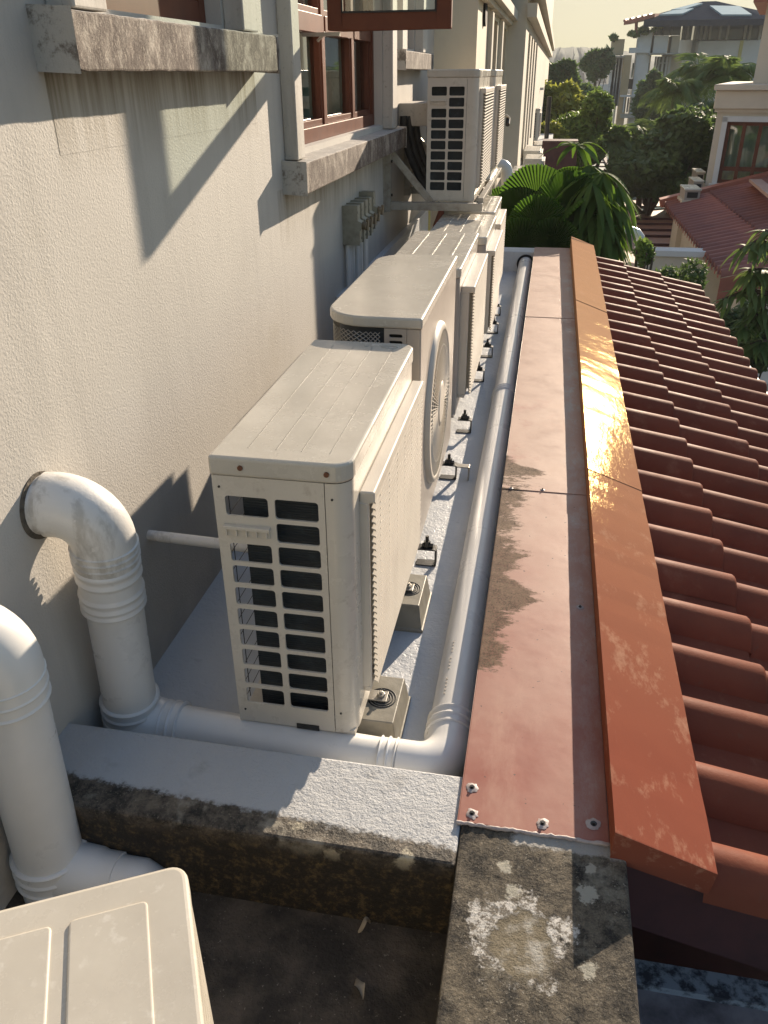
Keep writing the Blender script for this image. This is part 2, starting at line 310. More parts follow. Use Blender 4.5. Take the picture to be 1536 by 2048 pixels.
# ------------------------------------------------------------------ mesh helpers
class MB:
    def __init__(s): s.v=[]; s.f=[]; s.sm=[]
    def add(s,vs,fs,smooth=False):
        n=len(s.v); s.v+= [tuple(x) for x in vs]; s.f+=[tuple(i+n for i in f) for f in fs]; s.sm+=[smooth]*len(fs); return s
    def box(s,x0,x1,y0,y1,z0,z1,M=None):
        vs=[Vector((x,y,z)) for z in (z0,z1) for y in (y0,y1) for x in (x0,x1)]
        if M: vs=[M@v for v in vs]
        return s.add(vs,[(0,2,3,1),(4,5,7,6),(0,1,5,4),(2,6,7,3),(0,4,6,2),(1,3,7,5)])
    def bar(s,a,b,w,h,up=(0,0,1)):
        a=Vector(a);b=Vector(b);d=(b-a);L=d.length;d.normalize();u=Vector(up)
        if abs(d.dot(u))>.98:u=Vector((0,1,0))
        r=d.cross(u).normalized();u=r.cross(d)
        M=Matrix(((r.x,d.x,u.x,a.x),(r.y,d.y,u.y,a.y),(r.z,d.z,u.z,a.z),(0,0,0,1)))
        return s.box(-w/2,w/2,0,L,-h/2,h/2,M)
    def tube(s,pts,r,n=16,caps=True,smooth=True):
        pts=[Vector(p) for p in pts]; rs=r if isinstance(r,(list,tuple)) else [r]*len(pts)
        ref=None; vs=[]
        for i,p in enumerate(pts):
            d=(pts[min(i+1,len(pts)-1)]-pts[max(i-1,0)])
            if d.length<1e-7: d=pts[min(i+1,len(pts)-1)]-pts[max(i-2,0)]
            d.normalize()
            if ref is None: ref=Vector((0,0,1)) if abs(d.z)<.9 else Vector((1,0,0))
            a=(ref-d*ref.dot(d)).normalized(); ref=a; b_=d.cross(a)
            for k in range(n):
                t=2*math.pi*k/n; vs.append(p+(a*math.cos(t)+b_*math.sin(t))*rs[i])
        fs=[(i*n+k,i*n+(k+1)%n,(i+1)*n+(k+1)%n,(i+1)*n+k) for i in range(len(pts)-1) for k in range(n)]
        s.add(vs,fs,smooth)
        if caps: s.add(vs[:n][::-1],[tuple(range(n))]); s.add(vs[-n:],[tuple(range(n))])
        return s
    def prism(s,poly,z0,z1,M=None,smooth=False):
        n=len(poly); vs=[Vector((x,y,z0)) for x,y in poly]+[Vector((x,y,z1)) for x,y in poly]
        if M: vs=[M@v for v in vs]
        s.add(vs,[tuple(range(n))[::-1],tuple(range(n,2*n))]); 
        s.add(vs,[(i,(i+1)%n,n+(i+1)%n,n+i) for i in range(n)],smooth); return s
    def ico(s,c,r,M=None):
        c=Vector(c); bm=bmesh.new(); bmesh.ops.create_icosphere(bm,subdivisions=2,radius=r)
        s.add([c+v.co for v in bm.verts],[tuple(v.index for v in f.verts) for f in bm.faces],True); bm.free(); return s
    def build(s,name,mat,parent=None,bevel=0,segs=2,weld=False):
        me=bpy.data.meshes.new(name); me.from_pydata(s.v,[],s.f); me.update()
        if len(s.sm)==len(me.polygons): me.polygons.foreach_set('use_smooth',s.sm)
        if isinstance(mat,str): mat=MT[mat]
        me.materials.append(mat); o=bpy.data.objects.new(name,me); COL.objects.link(o)
        if weld or bevel:
            bm=bmesh.new(); bm.from_mesh(me); bmesh.ops.remove_doubles(bm,verts=bm.verts,dist=1e-5); bm.to_mesh(me); bm.free()
        if bevel:
            b=o.modifiers.new('bevel','BEVEL'); b.width=bevel; b.segments=segs; b.limit_method='ANGLE'; b.angle_limit=R(35); b.harden_normals=False
        if parent: o.parent=parent
        return o
def tag(o,label,cat,group=None):
    o['label']=label; o['category']=cat
    if group: o['group']=group
    return o
def thing(name,label,cat,loc=(0,0,0),rz=0,group=None):
    o=bpy.data.objects.new(name,None); COL.objects.link(o); o.location=loc; o.rotation_euler=(0,0,rz); o.empty_display_size=.05
    return tag(o,label,cat,group)
def structure(o): o['kind']='structure'; return o
def arc(cx,cy,r,a0,a1,n=6):
    return [(cx+r*math.cos(R(a0+(a1-a0)*i/n)),cy+r*math.sin(R(a0+(a1-a0)*i/n))) for i in range(n+1)]
def holed(mb,u0,u1,v0,v1,holes,w0,w1,fn,rad=0):
    """plate spanning u,v with rectangular holes (rounded corners if rad), thickness w0..w1; fn(u,v,w)->xyz"""
    us=sorted({u0,u1,*[h[0] for h in holes],*[h[1] for h in holes]}); vs=sorted({v0,v1,*[h[2] for h in holes],*[h[3] for h in holes]})
    def hole(i,j):
        if i<0 or j<0 or i>=len(us)-1 or j>=len(vs)-1: return True
        cu=(us[i]+us[i+1])/2; cv=(vs[j]+vs[j+1])/2
        return any(h[0]<cu<h[1] and h[2]<cv<h[3] for h in holes)
    for i in range(len(us)-1):
        for j in range(len(vs)-1):
            if hole(i,j): continue
            a,b,c,d=us[i],us[i+1],vs[j],vs[j+1]
            for ww in (w0,w1): mb.add([fn(a,c,ww),fn(b,c,ww),fn(b,d,ww),fn(a,d,ww)],[(0,1,2,3)])
            if hole(i-1,j): mb.add([fn(a,c,w0),fn(a,d,w0),fn(a,d,w1),fn(a,c,w1)],[(0,1,2,3)])
            if hole(i+1,j): mb.add([fn(b,c,w0),fn(b,d,w0),fn(b,d,w1),fn(b,c,w1)],[(0,1,2,3)])
            if hole(i,j-1): mb.add([fn(a,c,w0),fn(b,c,w0),fn(b,c,w1),fn(a,c,w1)],[(0,1,2,3)])
            if hole(i,j+1): mb.add([fn(a,d,w0),fn(b,d,w0),fn(b,d,w1),fn(a,d,w1)],[(0,1,2,3)])
    if rad:
        for h in holes:
            for (cu,cv,su,sv) in ((h[0],h[2],1,1),(h[1],h[2],-1,1),(h[1],h[3],-1,-1),(h[0],h[3],1,-1)):
                pts=[(cu,cv)]+[(cu+su*rad*(1-math.sin(R(90*k/4))),cv+sv*rad*(1-math.cos(R(90*k/4)))) for k in range(5)]
                n=len(pts)
                for ww in (w0,w1): mb.add([fn(p[0],p[1],ww) for p in pts],[tuple(range(n))])
                for k in range(1,n-1):
                    p,q=pts[k],pts[k+1]; mb.add([fn(*p,w0),fn(*q,w0),fn(*q,w1),fn(*p,w1)],[(0,1,2,3)])
    return mb
def bend(a,corner,b,r,n=8):
    """points of a pipe centre line from a via corner to b with a bend of radius r"""
    a=Vector(a);c=Vector(corner);b=Vector(b);d1=(a-c).normalized();d2=(b-c).normalized()
    ang=d1.angle(d2); tl=r/math.tan(ang/2); p0=c+d1*tl; p1=c+d2*tl
    ctr=c+(d1+d2).normalized()*(r/math.sin(ang/2)); out=[]
    v0=p0-ctr; v1=p1-ctr; tot=v0.angle(v1); ax=v0.cross(v1).normalized()
    for k in range(n+1): out.append(ctr+Matrix.Rotation(tot*k/n,3,ax)@v0)
    return p0,p1,out
W=-.835
# ------------------------------------------------------------------ ground
structure(MB().add([(-400,-200,-4.2),(400,-200,-4.2),(400,900,-4.2),(-400,900,-4.2)],[(0,1,2,3)]).build('ground','asphalt'))
def hillmesh(name,Y,depth,pts,mat):
    mb=MB(); n=len(pts)-1; N=90; tops=[]
    for i in range(N+1):
        s=i/N*n; k=min(int(s),n-1); f=s-k
        u=pts[k][0]*(1-f)+pts[k+1][0]*f; v=pts[k][1]*(1-f)+pts[k+1][1]*f
        p=on(u,v,1,Y); tops.append(p+Vector((0,0,random.uniform(-.25,.45))))
    vs=[]
    for p in tops:
        for (dy,fz) in ((-depth,0),(-depth*.66,.42),(-depth*.33,.78),(0,1),(depth*.6,.5)):
            vs.append((p.x+random.uniform(-1,1),p.y+dy+random.uniform(-2,2),-4.5+(p.z+4.5)*fz+(random.uniform(-.4,.4) if fz<1 and fz>0 else 0)))
    fs=[(i*5+j,(i+1)*5+j,(i+1)*5+j+1,i*5+j+1) for i in range(N) for j in range(4)]
    return structure(mb.add(vs,fs,True).build(name,mat))
hillmesh('hill',330,60,[(900,118),(1040,112),(1090,99),(1130,94),(1180,96),(1230,100),(1300,112),(1420,124),(1560,130)],'hill')
# ------------------------------------------------------------------ our ledge
structure(MB().box(W,-.057,1.063,6.0,-.12,0).build('ledge_floor','ledge'))
structure(MB().box(W,-.057,-1.6,.873,-.16,-.037).build('lower_ledge_floor','pit'))
par=thing('parapet_wall','low concrete parapet, black with mould and lichen, half coated grey, in the foreground','wall',(0,.95,0))
MBp=MB().box(W-.01,-.057,.873,1.063,-.16,.139)
o=MBp.build('front_parapet','parapet',None,.006); o.parent=par; o.matrix_parent_inverse=Matrix.Translation((0,-.95,0))
def under(o,root): o.parent=root; o.matrix_parent_inverse=root_matrix(root).inverted(); return o
def root_matrix(r):
    return Matrix.Translation(r.location)@r.rotation_euler.to_matrix().to_4x4()
under(MB().box(-.056,.212,-1.6,6.12,-4.2,.14).build('side_parapet','sidepar',None,.006),par)
under(MB().box(W,-.057,6.0,6.16,-.16,.139).build('end_parapet','ledge',None,.005),par)
# litter in the pit: a dry curled leaf and paper scraps
def curled(name,c,L,wd,rz,mat,label,grp=None):
    mb=MB(); n=8
    vs=[]
    for i in range(n+1):
        s=i/n; ww=wd*math.sin(math.pi*min(.97,max(.04,s)))**.7
        for q in (-1,0,1): vs.append((q*ww/2,(s-.5)*L,.006+.018*math.sin(s*3)+abs(q)*.012*math.sin(s*5+1)))
    fs=[(i*3+j,i*3+j+1,(i+1)*3+j+1,(i+1)*3+j) for i in range(n) for j in (0,1)]
    o=mb.add(vs,fs,True).build(name,mat); o.location=c; o.rotation_euler=(0,0,rz); tag(o,label,'leaf' if 'leaf' in name else 'scrap',grp); return o
curled('dry_leaf',(-.190,.752,-.0385),.036,.016,.5,'dry','pale curled dead leaf lying on the dark lower floor near the bottom edge')
curled('dry_leaf',(-.205,.856,-.0385),.026,.009,2.4,'dry','small pale dead leaf at the foot of the mouldy parapet, casting a long shadow')
# ------------------------------------------------------------------ flashing on the side parapet
fr=thing('parapet_flashing','faded red sheet metal flashing along the parapet top, sealed screws at its end','flashing',(.06,.96,.142))
def fpart(mb,name,mat,root,bev=0): return under(mb.build(name,mat,None,bev),root)
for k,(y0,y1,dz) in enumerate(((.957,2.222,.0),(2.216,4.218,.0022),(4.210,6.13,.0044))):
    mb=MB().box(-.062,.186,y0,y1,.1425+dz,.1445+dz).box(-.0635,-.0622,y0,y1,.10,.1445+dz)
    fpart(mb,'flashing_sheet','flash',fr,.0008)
MT['sealant']=paint('grey_sealant_smear',(.40,.35,.33),.5,(.24,.19,.18),80,bs=120,bstr=.5)
def screw(x,y,z,r,root):
    mb=MB(); n=20; vs=[(x,y,z+.0016)]; 
    for k in range(n):
        t=2*math.pi*k/n; q=r*(1.05+random.uniform(-.22,.22)); vs.append((x+q*math.cos(t),y+q*math.sin(t)*1.05,z+.0003))
        q=r*.62; vs.append((x+q*math.cos(t),y+q*math.sin(t),z+.0018))
    fs=[]
    for k in range(n):
        a=1+2*k;b_=1+2*((k+1)%n); fs+=[(a,b_,b_+1,a+1),(a+1,b_+1,0)]
    o=fpart(mb.add(vs,fs,True),'sealant_blob','sealant',root)
    h=MB().tube([(x,y,z+.0017),(x,y,z+.0022)],r*.5,12,True,False).tube([(x,y,z+.0021),(x,y,z+.0055)],r*.28,6,True,False).build('screw_head','wire'); h.parent=o
for (u,v,r) in ((944,1576,.0125),(944,1628,.0125),(1085,1648,.013),(1187,1649,.014),(1160,1215,.010),(1022,978,.008),(1085,981,.008)):
    p=on(u,v,2,.1445); screw(p.x,p.y,.1450 if p.y<2.2 else .1470,r*.8,fr)
# sealant bead along the front lip
mb=MB(); pts=[(-.064+.25*i/40,.9555+random.uniform(-.0015,.0015),.1425+random.uniform(-.001,.001)) for i in range(41)]
fpart(mb.tube(pts,[.0032+random.uniform(-.001,.001) for _ in pts],8),'sealant_bead','sealant',fr)
# ------------------------------------------------------------------ tiled lean-to roof, ridge cap
roof=thing('tiled_roof','terracotta roll tile lean-to roof sloping down right from the parapet','roof',(.7,3.5,-.1))
SL=math.tan(R(14.6)); ZR=.076
def rz(x): return ZR-(x-.34)*SL
PIT=.185
def tile_shell(mb,y0,x0,x1,lift,hr=.052):
    prof=[]
    n=14
    for i in range(n+1):
        q=i/n; prof.append((y0+q*.118,hr*math.sin(math.pi*q)**.62))
    prof+= [(y0+.128,-.002),(y0+.150,-.006),(y0+.172,-.004),(y0+PIT+.002,.001)]
    jz=random.uniform(-.002,.003); jx=random.uniform(-.005,.005); jt=random.uniform(-.003,.003)
    m_=len(prof); vs=[]
    for (x,l) in ((x0,0),(x1+jx-.006,lift),(x1+jx,lift-.003)):
        for (y,z) in prof: vs.append((x,y+(jt if x>x0 else 0),rz(x)+z+l+jz))
    for (y,z) in prof: vs.append((x1+jx-.001,y+jt,rz(x1)+z+lift+jz-.018))
    mb.add(vs,[(r_*m_+i,r_*m_+i+1,(r_+1)*m_+i+1,(r_+1)*m_+i) for r_ in range(3) for i in range(m_-1)],True)
courses=((.338,.560),(.535,.815),(.790,1.09))
for ci,(x0,x1) in enumerate(courses):
    mb=MB(); y=.926
    while y<6.1: tile_shell(mb,y,x0,x1,.020); y+=PIT
    fpart(mb,'tile_course','tile',roof)
fpart(MB().add([(.213,.96,rz(.213)-.03),(1.05,.96,rz(1.05)-.03),(1.05,6.12,rz(1.05)-.03),(.213,6.12,rz(.213)-.03)],[(0,1,2,3)]),'roof_underlay','fascia',roof)
# gable boards, soffit
fpart(MB().add([(.214,.958,.118),(1.08,.958,rz(1.08)-.008),(1.08,.958,rz(1.08)-.15),(.214,.958,-.045),(.214,.975,.118),(1.08,.975,rz(1.08)-.008),(1.08,.975,rz(1.08)-.15),(.214,.975,-.045)],
  [(0,1,2,3),(4,5,6,7),(0,1,5,4),(3,2,6,7),(1,2,6,5)]),'barge_board','fascia',roof)
fpart(MB().box(1.045,1.06,.976,6.12,rz(1.06)-.11,rz(1.06)-.012),'fascia_board','fascia',roof)
MT['gutter']=paint('white_gutter_paint',(.5,.5,.47),.5)
fpart(MB().box(1.075,1.15,.976,6.12,rz(1.06)-.11,rz(1.06)-.10).box(1.15,1.156,.976,6.12,rz(1.06)-.11,rz(1.06)-.045),'gutter','gutter',roof)
cap=thing('ridge_cap','orange red metal cap along the top of the tiled roof, glinting gold','ridge cap',(.26,.94,.17))
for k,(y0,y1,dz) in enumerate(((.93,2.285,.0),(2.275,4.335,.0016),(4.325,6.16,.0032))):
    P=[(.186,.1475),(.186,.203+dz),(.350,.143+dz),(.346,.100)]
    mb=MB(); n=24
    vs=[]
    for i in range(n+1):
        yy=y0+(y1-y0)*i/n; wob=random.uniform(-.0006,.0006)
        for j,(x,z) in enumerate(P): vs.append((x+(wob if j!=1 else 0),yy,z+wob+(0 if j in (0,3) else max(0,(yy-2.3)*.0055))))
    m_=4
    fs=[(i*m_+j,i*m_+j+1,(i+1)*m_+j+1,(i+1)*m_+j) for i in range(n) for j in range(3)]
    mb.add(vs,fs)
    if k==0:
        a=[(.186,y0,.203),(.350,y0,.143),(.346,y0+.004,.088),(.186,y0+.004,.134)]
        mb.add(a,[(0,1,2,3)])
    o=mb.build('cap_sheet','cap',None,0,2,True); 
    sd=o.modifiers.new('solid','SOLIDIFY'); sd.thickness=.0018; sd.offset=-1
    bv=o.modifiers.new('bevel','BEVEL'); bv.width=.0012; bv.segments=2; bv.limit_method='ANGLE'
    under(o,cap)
# lower wall & coping right of the parapet under the roof
lw=thing('lower_wall','lower grey wall with stained blue grey coping under the roof end, bottom right corner','wall',(.6,1.2,-4.2))
under(MB().box(.2125,2.2,-1.0,1.215,-4.2,-.62).build('wall_body','lowwall'),lw)
under(MB().box(.2125,2.2,1.2152,1.275,-4.2,-.60).build('coping','lowcop'),lw)
pw=thing('shade_backing','added dark backing for the shade under the gable board, with one small lit patch','wall',(.5,2.0,-4.2))  # added blackish panel standing for the darkness under the roof
under(MB().box(.2125,1.8,1.9,1.95,-4.2,.0).build('wall_body','fascia'),pw)
PT=[on(u,v,1,1.88) for u,v in ((1312,1815),(1450,1874),(1308,1858))]
under(MB().add(PT+[p+Vector((0,.018,0)) for p in PT],[(0,1,2),(3,4,5),(0,1,4,3),(1,2,5,4),(2,0,3,5)]).build('lit_patch','cream_far'),pw)  # added pale piece standing for a lit surface seen through the gap
# ------------------------------------------------------------------ the house wall with windows
hs=thing('townhouse','long grey stucco house wall on the left with brown framed windows and weathered sills','house',(W,3,-4.2))
fnx=lambda y,z,x:(x,y,z)
win1=(1.56,2.24,1.36,2.9); win2=(2.80,4.36,1.03,2.9); win3=(4.83,5.35,1.375,2.9)
o=holed(MB(),-2.5,6.22,-4.2,3.4,[win1,win2,win3],W,W-.14,fnx).build('wall','wall',None,0,2,True); under(o,hs)
# smooth apron below the first sill and dado band on the ledge
under(MB().box(W,W+.0005,1.395,2.452,1.13,1.259).build('plaster_apron','wall'),hs)
under(MB().box(W,W+.035,3.3,5.99,.001,.437).build('coated_upstand','ledge',None,.003),hs)
def sill(y0,y1,z0,z1,prot=.067,ry=0):
    mb=MB(); N=int((y1-y0)/.03); vs=[]
    for i in range(N+1):
        y=y0+(y1-y0)*i/N
        e=.0006 if 0<i<N else 0
        f=lambda:random.uniform(-e,e)*1.3
        for (x,z) in ((W-.13,z0+.01),(W+prot,z0),(W+prot,z0+(z1-z0)*.5),(W+prot,z1-.004),(W-.13,z1+.006)):
            vs.append((x+f(),y,z+f()))
    fs=[(i*5+j,i*5+(j+1)%5,(i+1)*5+(j+1)%5,(i+1)*5+j) for i in range(N) for j in range(5)]+[(0,1,2,3,4),tuple(N*5+k for k in (4,3,2,1,0))]
    mb.add(vs,fs); return under(mb.build('window_sill','sill',None,.004),hs)
sill(1.373,2.462,1.258,1.348,.073); sill(2.664,4.61,.913,1.010,.077); sill(4.59,5.62,1.272,1.36,.075)
def pil(y0,y1,z0,z1,pr): return under(MB().box(W,W+pr,y0,y1,z0,z1).build('pilaster','pilaster',None,.004),hs)
pil(1.43,1.545,1.349,3.3,.052); pil(2.255,2.37,1.349,3.3,.052)
pil(2.70,2.785,1.011,3.3,.045); pil(4.375,4.50,1.011,3.3,.05); pil(4.66,4.81,1.361,3.3,.05); pil(5.38,5.56,1.361,3.3,.05)
def window(yz,nm,muls,rails,fd=.045,curtain=True,shut=False):
    y0,y1,z0,z1=yz
    win=MB(); win.box(W-.10,W-.04,y0,y0+fd,z0,z1).box(W-.10,W-.04,y1-fd,y1,z0,z1)
    win.box(W-.10,W-.04,y0+fd,y1-fd,z0,z0+.05)
    f=under(win.build('window','frame',None,.003),hs)
    mb=MB()
    for m_ in muls: mb.box(W-.098,W-.050,m_-.024,m_+.024,z0+.05,z1)
    for r_ in rails:
        ys=[y0+fd]+[q for m_ in muls for q in (m_-.024,m_+.024)]+[y1-fd]
        for a,b_ in zip(ys[::2],ys[1::2]): mb.box(W-.096,W-.046,a,b_,r_-.03,r_+.03)
    # casement stiles around each pane
    ys=[y0+fd]+[q for m_ in muls for q in (m_-.024,m_+.024)]+[y1-fd]
    zs=[z0+.05]+[q for r_ in rails for q in (r_-.03,r_+.03)]+[z1]
    p=mb.build('mullion','frame',None,.002); p.parent=f
    g=MB()
    for a,b_ in zip(ys[::2],ys[1::2]):
        for c_,d_ in zip(zs[::2],zs[1::2]):
            k=MB(); s_=.016
            k.box(W-.094,W-.056,a,a+s_,c_,d_).box(W-.094,W-.056,b_-s_,b_,c_,d_).box(W-.094,W-.056,a+s_,b_-s_,c_,c_+s_*1.3)
            q=k.build('casement','frame',None,.0015); q.parent=f
            g.add([(W-.08,a+s_,c_+s_),(W-.08,b_-s_,c_+s_),(W-.08,b_-s_,d_),(W-.08,a+s_,d_)],[(0,1,2,3)])
    if shut: g=None
    if g: q=g.build('window_pane','glass'); q.parent=f
    # curtain / room
    mb=MB(); n=90
    vs=[]
    for i in range(n+1):
        y=y0-.05+(y1-y0+.1)*i/n; x=W-.17+.016*math.sin(y*62)+.01*math.sin(y*23)
        vs+=[(x,y,z0-.1),(x,y,z1)]
    mb.add(vs,[(2*i,2*i+2,2*i+3,2*i+1) for i in range(n)],True); q=mb.build('curtain','curtain'); q.parent=f
    q=MB().box(W-1.5,W-.141,y0-.3,y1+.3,z0-.3,z0-.28).box(W-1.5,W-1.48,y0-.3,y1+.3,z0-.3,z1).build('room','dark'); q.parent=f
    return f
f1=window(win1,'w1',[1.90],[],.04)
mb=MB()
for a,b_ in ((1.605,1.87),(1.93,2.195)): mb.box(W-.078,W-.06,a,b_,1.415,2.8)
q=mb.build('shutter_panel','frame',None,.002); q.parent=f1
f2=window(win2,'w2',[on(646,200,0,W-.06).y,on(703,180,0,W-.06).y],[1.415],.032)
f3=window(win3,'w3',[5.09],[],.04)
# open sash of the middle window, swung 90 degrees out
y=3.153; x0,x1=W+.045,-.365; z0=1.383
sm=MB(); 
for a,b_,c_,d_ in ((x0,x0+.05,z0,2.75),(x1-.05,x1,z0,2.75),(x0+.05,x1-.05,z0,z0+.054),(x0+.05,x1-.05,2.70,2.75)): sm.box(a,b_,y-.017,y+.017,c_,d_)
sash=under(sm.build('open_sash','frame',None,.004),hs)
q=MB().box(x0+.05,x0+.056,y-.021,y-.017,z0+.05,2.7).box(x1-.056,x1-.05,y-.021,y-.017,z0+.05,2.7).box(x0+.056,x1-.056,y-.021,y-.017,z0+.05,z0+.056).build('glazing_bead','black'); q.parent=sash
q=MB().add([(x0+.05,y,z0+.05),(x1-.05,y,z0+.05),(x1-.05,y,2.7),(x0+.05,y,2.7)],[(0,1,2,3)]).build('window_pane','glass'); q.parent=sash
q=MB().box(W-.05,x0+.04,y-.010,y+.004,z0-.016,z0-.004).tube([(W+.0,y+.012,z0-.03),(W+.03,y+.012,z0-.005)],.005,8).build('stay_arm','galv'); q.parent=sash
# ------------------------------------------------------------------ outdoor units
def unit(label,loc,D,L,H,group='outdoor air conditioner units along the ledge',style='grid',rz=0,detail=1,mat='ac',top='ac_top',zfoot=0,louv=1,cornerw=.065,name='air_conditioner_unit',topribs=3,slats=None,blocks=None,brk=None,gthick=.028,conn=True,cols=2,rows=10):
    """local frame: x depth (wall side 0 .. fan side D), y length, z up from the unit's underside"""
    t=thing(name,label,'air conditioner',loc,rz,group)
    P=lambda mb,nm,m_,b=0,s=2,par=None: mb.build(nm,m_,par or t,b,s)
    th=.036 if style!='round' else .027
    # top cover with rounded plan corners
    rb=.03 if style!='round' else .11; rf=.035 if style!='round' else .008
    e=.003
    poly=arc(D-rf+e,rf-e,rf,-90,0)+arc(D-rf+e,L-rf+e,rf,0,90)+arc(rb-e,L-rb+e,rb,90,180)+arc(rb-e,rb-e,rb,180,270)
    if style=='grid': poly=arc(D-rf+e,rf-e,rf,-90,0)+arc(D-rf+e,L-rf+e,rf,0,90)+[(-e,L+e),(-e,-e)]
    cov=P(MB().prism(poly,H-th,H),'top_cover',top,.006 if detail else .003,3)
    for k in range(topribs):
        xx=D*(.22+.28*k); P(MB().box(xx-.006,xx+.006,.05,L-.05,H-.001,H+.0022),'top_rib',top,.002,2,cov) if detail else None
    hw=D-cornerw
    # front (fan side) casing wrapping the near and far corners
    rf2=rf-.003
    out=[(hw,0)]+arc(D-rf2,rf2,rf2,-90,0)+arc(D-rf2,L-rf2,rf2,0,90)+[(hw,L)]
    mb=MB(); zt=H-th-.0005
    n=len(out); vs=[(x,y_,0) for x,y_ in out]+[(x,y_,zt) for x,y_ in out]
    mb.add(vs,[(i,i+1,n+i+1,n+i) for i in range(n-1)],False)
    # near corner strip inner return
    mb.add([(hw,0,0),(hw,.012,0),(hw,.012,zt),(hw,0,zt)],[(0,1,2,3)])
    fp=P(mb,'front_casing',mat); 
    for p_ in fp.data.polygons: p_.use_smooth=len(p_.vertices)==4 and abs(p_.normal.z)<.1 and abs(p_.normal.x)<.995 and abs(p_.normal.y)<.995
    if detail>1: P(MB().box(.0,.004,.0045,.020,0,zt).box(.0,.004,L-.03,L-.011,0,zt).box(0,hw,L-.01,L-.001,0,zt).box(.0,.004,.0205,L-.031,zt-.02,zt),'rear_casing',mat)
    else: P(MB().box(0,.012,0.002 if style!='round' else .14,L,0,zt).box(.012,hw,L-.01,L-.001,0,zt),'rear_casing',mat)
    P(MB().box(0.002,D-.004,.004,L-.004,-.006,.004),'base_pan',mat)
    if style=='grid':
        hx=[]; m0=.02; m1=.013; gap=.012
        cw=(hw-m0-m1-gap*(cols-1))/cols; z0=.045; z1=H-th-.034; rh=(z1-z0)/rows
        for i in range(rows):
            for j in range(cols):
                if j==0 and i==rows-2 and rows>5: continue
                a=m0+j*(cw+gap); hx.append((a,a+cw,z0+i*rh+.0044,z0+(i+1)*rh-.0044))
        P(holed(MB(),0,hw-.0015,0,zt,hx,.0,.004,lambda u,v,w_:(u,w_,v),.006 if detail else 0),'side_panel',mat)
        P(MB().box(m0+.019 if detail>1 else .014,hw-.006,.034,L-.05,.01,zt-.008),'coil','coil')
        if detail>1:
            mb=MB()
            for q_ in range(4): mb.box(.001,.0025,.06+.15*q_,.0610+.15*q_,.01,zt-.021)
            for k in range(14): mb.box(.0026,.0038,.0205,L-.031,.03+k*.038,.0307+k*.038)
            P(mb,'guard_wire','wire')
        if rows>5 and detail:
            zz=z0+(rows-1.5)*rh; hl=MB(); a=m0-.006; b_=m0+cw+.002
            hl.box(a,b_,-.010,0,zz+.004,zz+.011)
            hl.box(a+.002,b_-.002,-.0035,0,zz-.012,zz+.0035)
            for q_ in range(5): hl.box(a+.004+q_*(b_-a-.012)/4,a+.007+q_*(b_-a-.012)/4,-.010,-.0035,zz-.009,zz+.004)
            P(hl,'carry_handle',mat,.001)
        if detail>1:
            for sx in (.055,hw+.004 if False else .205): P(MB().tube([(sx,-.001,H-.018),(sx,-.0055,H-.018)],.0048,10),'screw','rust')
            for (sx,sz) in ((.012,H-th-.022),(hw+.012,H-th-.03),(.014,.03),(hw+.012,.05)): P(MB().tube([(sx,.0005,sz),(sx,-.0016,sz)],.0022,8),'screw','wire')
            P(MB().box(hw*.60,hw*.83,-.0022,-.0002,-.002,.010),'drain_slot','wire')
    elif style=='plain':
        P(MB().box(0,hw-.0015,0,.004,0,zt),'side_panel',mat)
    elif style=='round':
        a0=rb; ar=arc(rb,rb,rb-.004,180,270,10)
        # mesh guard over the rounded rear corner
        ln=[(.004,L*.6)]+ar+[(D*.63,.004)]
        mb=MB(); n=len(ln); mb.add([(x+.014,y_+.010,.0) for x,y_ in ln]+[(x+.014,y_+.010,zt) for x,y_ in ln],[(i,i+1,n+i+1,n+i) for i in range(n-1)],True)
        P(mb,'coil','coil')
        mb=MB(); 
        pts=[]; tot=0
        for i in range(len(ln)-1):
            a=Vector((*ln[i],0)); b_=Vector((*ln[i+1],0)); m_=max(1,int((b_-a).length/.011))
            for q_ in range(m_): pts.append(a+(b_-a)*q_/m_)
        zs=zt-.012
        for q_ in range(-14,len(pts)):
            for sgn in (1,-1):
                line=[]
                for s_ in range(0,15):
                    idx=q_+s_ if sgn>0 else q_+14-s_
                    if 0<=idx<len(pts): line.append(pts[idx]+Vector((0,0,zs-.011*s_)))
                if len(line)>1: mb.tube(line,.0011,4,False,False)
        P(mb,'guard_mesh','galv')
        xs0,xs1=D*.63,hw-.001; hs_=[((xs0+.012),(xs1-.010),zt-.022-.0165*k,zt-.022-.0165*k+.0085) for k in range(14)]
        P(holed(MB(),xs0,xs1,0,zt,hs_,.0,.005,lambda u,v,w_:(u,w_,v),.004),'slotted_panel',mat)
        P(MB().box(xs0,xs1,.02,.03,0,zt),'inner_box','dark')
    # fan side
    if louv==1:
        gy0,gy1,gz0,gz1=L*.10,L*.97 if L<.7 else L*.93,H*.09,H*.86; gt=gthick
        x0=D; fw=.016
        mb=MB()
        mb.box(x0,x0+gt,gy0,gy1,gz1-.022,gz1); mb.box(x0,x0+gt*.55,gy0,gy1,gz0,gz0+.014)
        mb.box(x0,x0+gt*.6,gy0,gy0+.010,gz0+.014,gz1-.022); mb.box(x0,x0+gt*.9,gy1-.010,gy1,gz0+.014,gz1-.022)
        gr=P(mb,'grille_frame','grille',.003)
        ns=slats or int((gz1-gz0-.036)/.0135)
        mb=MB()
